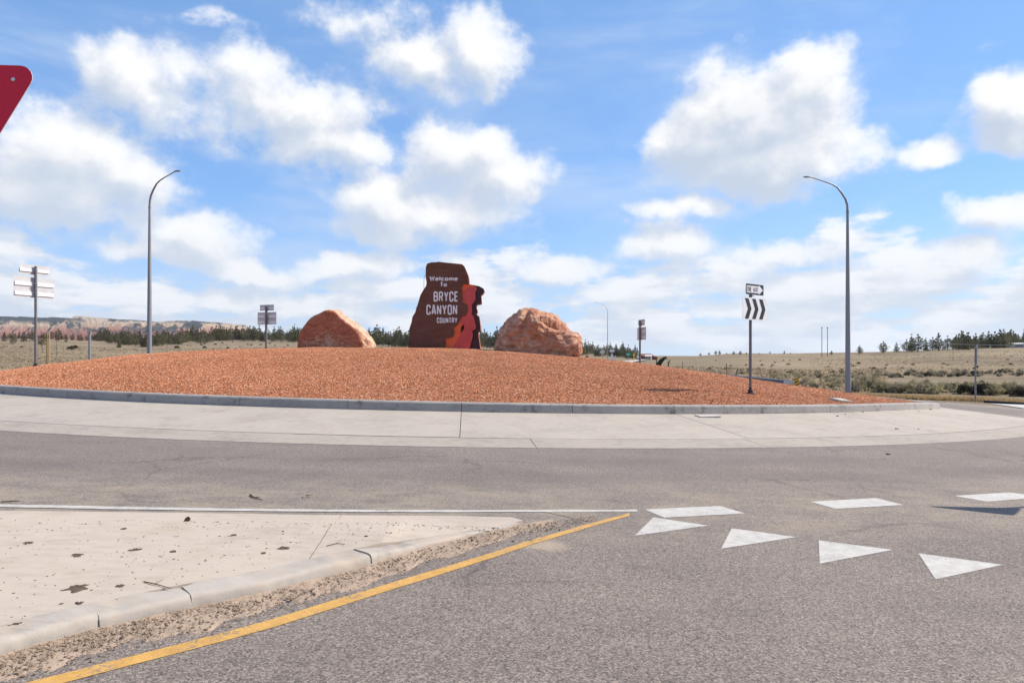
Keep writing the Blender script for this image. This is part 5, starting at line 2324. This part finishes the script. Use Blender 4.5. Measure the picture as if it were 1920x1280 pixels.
belt(34, 686, 772, [(686, 644), (772, 647)], 27, 'pine between the smooth boulder and the monument slab', 'pines between boulder and monument', 4)
belt(12, 898, 940, [(898, 650), (940, 652)], 30, 'pine between the monument slab and the rugged boulder', 'pines between monument and rugged boulder', 3)
belt(40, 1086, 1196, [(1086, 664), (1130, 666), (1160, 668), (1196, 671)], 21, 'pine on the dark wooded slope right of the rugged boulder', 'pines on the wooded slope', 3, 300)
# right: ridge trees
for x, y, h, k, lab in [(1612, 661, 15, 2, 'round pine just right of the tall right lamp'), (1656.5, 659, 20, 3, 'round pine standing alone on the right ridge'),
                        (1681, 657, 15, 0, 'small pine at the left end of the right hand grove'), (1700, 656, 20, 6, 'broad pine second from the left in the right grove'),
                        (1721, 656, 29, 3, 'tallest broad pine at the left of the right grove'), (1709, 656, 27, 4, 'slim pine beside the tallest broad pine'),
                        (1736, 655, 20, 7, 'slim pine right of the tallest broad pine'), (1749, 654, 22, 2, 'round pine in the right grove above the wire'),
                        (1760, 654, 28, 0, 'pointed pine in the right grove above the wire'), (1777, 653, 23, 6, 'bushy pine in the right grove left of the hill post')]:
    put_tree(x, y + 3, h * 1.18, k, lab, 'pines on the right ridge', 250, None, 1.15)
belt(54, 1785, 1990, [(1785, 656), (1850, 652), (1990, 648)], 29, 'pine in the close row on the ridge at far right', 'row of pines on the far right ridge', 2, 300)
belt(9, 1300, 1500, [(1300, 667), (1400, 664), (1500, 663)], 6, 'tiny far tree on the skyline left of the right lamp', 'tiny skyline trees', 1, 300, (1, 2, 3, 6))
for x, lab in ((1342, 'left of a pair of tiny skyline trees'), (1349, 'right of a pair of tiny skyline trees'), (1388, 'tiny round skyline tree left of the chevron sign'), (1559, 'tiny round tree just left of the tall right lamp')):
    put_tree(x, 665, 9, 2, lab, 'tiny skyline trees', 250)


def bush_proto(seed, matname, tall, name):
    rng = np.random.default_rng(seed)
    cs, rs = [], []
    for i in range(15):
        a = rng.uniform(0, 6.28)
        r_ = rng.uniform(0, .42) ** .8
        z = tall * rng.uniform(.12, .72) * (1 - r_ * .8)
        cs.append((r_ * math.cos(a), r_ * math.sin(a), z))
        rs.append(rng.uniform(.13, .24))
    V, Fq = leaf_cloud(cs, rs, 46, .052, seed + 9, .9)
    # upright twig tips
    n = 90
    a = rng.uniform(0, 6.28, n)
    r_ = rng.uniform(0, .45, n)
    base = np.stack([r_ * np.cos(a) * .6, r_ * np.sin(a) * .6, np.full(n, .2)], 1)
    tip = np.stack([r_ * np.cos(a) * 1.2, r_ * np.sin(a) * 1.2, tall * rng.uniform(.65, 1.1, n) * (1 - r_ * .6)], 1)
    sd = np.stack([-np.sin(a), np.cos(a), np.zeros(n)], 1) * .022
    V2 = np.stack([base - sd, base + sd, tip], 1).reshape(-1, 3)
    F2 = np.arange(n * 3).reshape(-1, 3) + len(V)
    V = np.concatenate([V, V2])
    V[:, 2] = np.clip(V[:, 2], -.05, None)
    o = np_mesh(name, V, np.concatenate([Fq, F2]), matname)
    me = o.data
    bpy.data.objects.remove(o)
    return me


SAGE = [bush_proto(300 + i, 'sage', .95, 'sagebrush') for i in range(3)]
RABB = [bush_proto(320 + i, 'rabbit', .9, 'rabbitbrush') for i in range(3)]
DARK = [bush_proto(340 + i, 'juniper', .8, 'shrub') for i in range(2)]


def put_bush(x, ybase, wpx, me, name, label, group, zmin=48, hk=1.0, Zs=None):
    X, Z, z = hit(x, ybase, zmin, 900)
    w = wpx * Z / F
    if '%' in label:
        name, word_ = ('sagebrush', 'grey-green') if me in SAGE else ('rabbitbrush', 'yellowish') if me in RABB else ('shrub', 'dark')
        label = label.replace('%', ('large ' if w > put_bush.big else 'small ' if w < put_bush.big * .72 else 'middling ') + word_ + ' ' + name)
    o = bpy.data.objects.new(name, me)
    COL.objects.link(o)
    o.location = (X, Z, z - .04 * w)
    o.scale = (w, w, w * hk)
    o.rotation_euler = (0, 0, random.uniform(0, 6.28))
    return tag(o, label, 'bush', group)


put_bush.big = 1.45
# the row along the side road
for i in range(46):
    x = 1598 + i * 8.2 + random.uniform(-3, 3)
    y = float(np.interp(x, [1570, 1700, 1920], [733, 737, 742])) + random.uniform(-5, 1)
    q = random.random()
    if q < .42:
        put_bush(x, y, random.uniform(24, 38), random.choice(SAGE), 'sagebrush', '% in the front row beside the side road', 'brush along the side road', hk=random.uniform(.95, 1.25))
    elif q < .84:
        put_bush(x, y, random.uniform(22, 34), random.choice(RABB), 'rabbitbrush', '% in the front row beside the side road', 'brush along the side road', hk=random.uniform(.9, 1.1))
    else:
        put_bush(x, y, random.uniform(20, 32), random.choice(DARK), 'shrub', '% in the front row beside the side road', 'brush along the side road', hk=random.uniform(.9, 1.4))
# pale brush between the mound and the lamp
put_bush.big = 1.1
for i in range(70):
    x = random.uniform(1440, 1650)
    lo = float(np.interp(x, [1440, 1500, 1590, 1650], [708, 724, 733, 728]))
    y = random.uniform(697, lo)
    me = random.choice(RABB + RABB + SAGE)
    put_bush(x, y, random.uniform(10, 19) * (y - 672) / 45, me, 'rabbitbrush', '% on the plain left of the tall right lamp', 'pale brush left of the right lamp', hk=random.uniform(.7, 1.0))
# second row on the foot of the hill
put_bush.big = 1.6
for i in range(64):
    x = random.uniform(1610, 1925)
    y = float(np.interp(x, [1560, 1700, 1925], [706, 706, 703])) + random.uniform(-6, 2)
    me = random.choice(SAGE + SAGE + DARK)
    put_bush(x, y, random.uniform(9, 18), me, 'sagebrush', '% in the upper row at the foot of the right hill', 'sagebrush row at the hill foot', hk=random.uniform(.7, 1.0))
for i in range(60):
    x = random.uniform(1330, 1900)
    y = random.uniform(672, 704) if x < 1600 else random.uniform(668, 695)
    me = random.choice(SAGE + DARK + SAGE)
    put_bush(x, y, random.uniform(4, 9) * (y - 655) / 32, me, 'sagebrush', '% dotted over the open right hand slope', 'sagebrush on the right slope', hk=random.uniform(.6, .9))
for x, y, w, lab in [(134, 656, 15, 'dark low shrub on the left plain between post and signs'), (141, 653, 12, 'dark shrub touching the larger one on the left plain'), (41, 652, 6, 'small dark shrub left of the bright signs'),
                     (332, 653, 10, 'dark shrub right of the left lamp'), (383, 653, 9, 'dark shrub above the mound right of the lamp'), (427, 653, 6, 'small dark shrub left of the shaded signs'),
                     (196, 656, 4, 'tiny dark shrub left of the left lamp'), (1101, 670, 7, 'dark shrub beside the right edge of the rugged boulder'), (124, 641, 6, 'small dark shrub high on the left plain')]:
    put_bush(x, y, w, DARK[0], 'shrub', lab, 'dark shrubs on the plain', hk=.85)
for i in range(46):
    x = random.uniform(330, 770)
    y = random.uniform(639, 655)
    put_bush(x, y, random.uniform(3, 6.5), random.choice(SAGE + DARK), 'shrub', '% on the slope below the left pine belt', 'small shrubs below the pine belt', 120, .8)


def grass_patch(name, label, n, sampler, hgt, wid, matname):
    V = np.zeros((n, 3, 3))
    k = 0
    while k < n:
        X, Y, z, s = sampler()
        a = random.uniform(0, 6.28)
        h = hgt * s * random.uniform(.5, 1.3)
        w = wid * s * random.uniform(.6, 1.4)
        lx, ly = random.gauss(0, .3) * h, random.gauss(0, .3) * h
        V[k] = [(X - math.cos(a) * w, Y - math.sin(a) * w, z - .02), (X + math.cos(a) * w, Y + math.sin(a) * w, z - .02), (X + lx, Y + ly, z + h)]
        k += 1
    o = np_mesh(name, V.reshape(-1, 3), np.arange(n * 3).reshape(-1, 3), matname)
    return tag(o, label, 'grass', kind='stuff')


def edge_line(u):
    pts_ = [gp(1500, 734.5), gp(1576, 736), gp(1650, 738.5), gp(1732, 741.2), gp(1826, 744), gp(1920, 749.6), (52, 39)]
    t_ = u * (len(pts_) - 1)
    i = min(int(t_), len(pts_) - 2)
    t_ -= i
    return pts_[i][0] + (pts_[i + 1][0] - pts_[i][0]) * t_, pts_[i][1] + (pts_[i + 1][1] - pts_[i][1]) * t_


def s_verge():
    X, Y = edge_line(random.random())
    d = .25 + abs(random.gauss(0, 1.6))
    X, Y = X + d * .63, Y + d * .78
    return X, Y, float(T(X, Y)), 1.0


grass_patch('dry_grass', 'golden dry grass along the verge of the side road', 9000, s_verge, .34, .035, 'drygrass')


def make_plain_sampler(px0, px1, z0, z1):
    xs_ = np.random.default_rng(5)
    N = 60000
    Zs_ = np.exp(xs_.uniform(math.log(z0), math.log(z1), N))
    pxs = xs_.uniform(px0, px1, N)
    Xs_ = pxs * Zs_ / F
    zs_ = T(Xs_, Zs_)
    rr = np.hypot(Xs_ - CX, Zs_ - CY)
    cl = vnoise(Xs_, Zs_, .12, 3) * .6 + vnoise(Xs_, Zs_, .5, 7) * .4
    ok = np.nonzero((rr > 46) & (cl > .40))[0]
    it = iter(ok)

    def f():
        i = next(it)
        return Xs_[i], Zs_[i], zs_[i], .6 + Zs_[i] / 160
    return f, len(ok)


fR, nR = make_plain_sampler(230, 700, 62, 190)
grass_patch('dry_scrub', 'low dry scrub and grass tufts over the right plain', min(nR, 3800), fR, .26, .17, 'scrub')
fH, nH = make_plain_sampler(560, 1000, 150, 420)
grass_patch('dry_scrub', 'sparse dry tufts over the right hill slope', min(nH, 1600), fH, .20, .20, 'scrub')
fL, nL = make_plain_sampler(-1000, -380, 75, 420)
grass_patch('dry_scrub', 'low dry grass tufts over the left plain', min(nL, 8000), fL, .16, .17, 'scrub')


# ------------------------------------------------------------------ the air
def build_haze():
    hb = 15500.0
    m_ = bpy.data.materials.new('haze')
    m_.use_nodes = True
    nt = m_.node_tree
    nt.nodes.clear()
    pv = nt.nodes.new('ShaderNodeVolumePrincipled')
    pv.inputs['Color'].default_value = (.80, .88, 1.0, 1)
    pv.inputs['Density'].default_value = 2.4e-5
    pv.inputs['Anisotropy'].default_value = .2
    ou = nt.nodes.new('ShaderNodeOutputMaterial')
    nt.links.new(pv.outputs[0], ou.inputs['Volume'])
    M['haze'] = m_
    zz = [v.co.z for ob in bpy.data.objects if ob.name in ('ground', 'hills') for v in ob.data.vertices]
    lo, hi = min(zz) - 2, max(zz) + 20
    o = MB().box((0, 0, (lo + hi) / 2), (2 * hb, 2 * hb, hi - lo)).build('haze', 'haze')
    tag(o, 'thin pale air between the camera and the far cliffs', 'haze', kind='stuff')


build_haze()
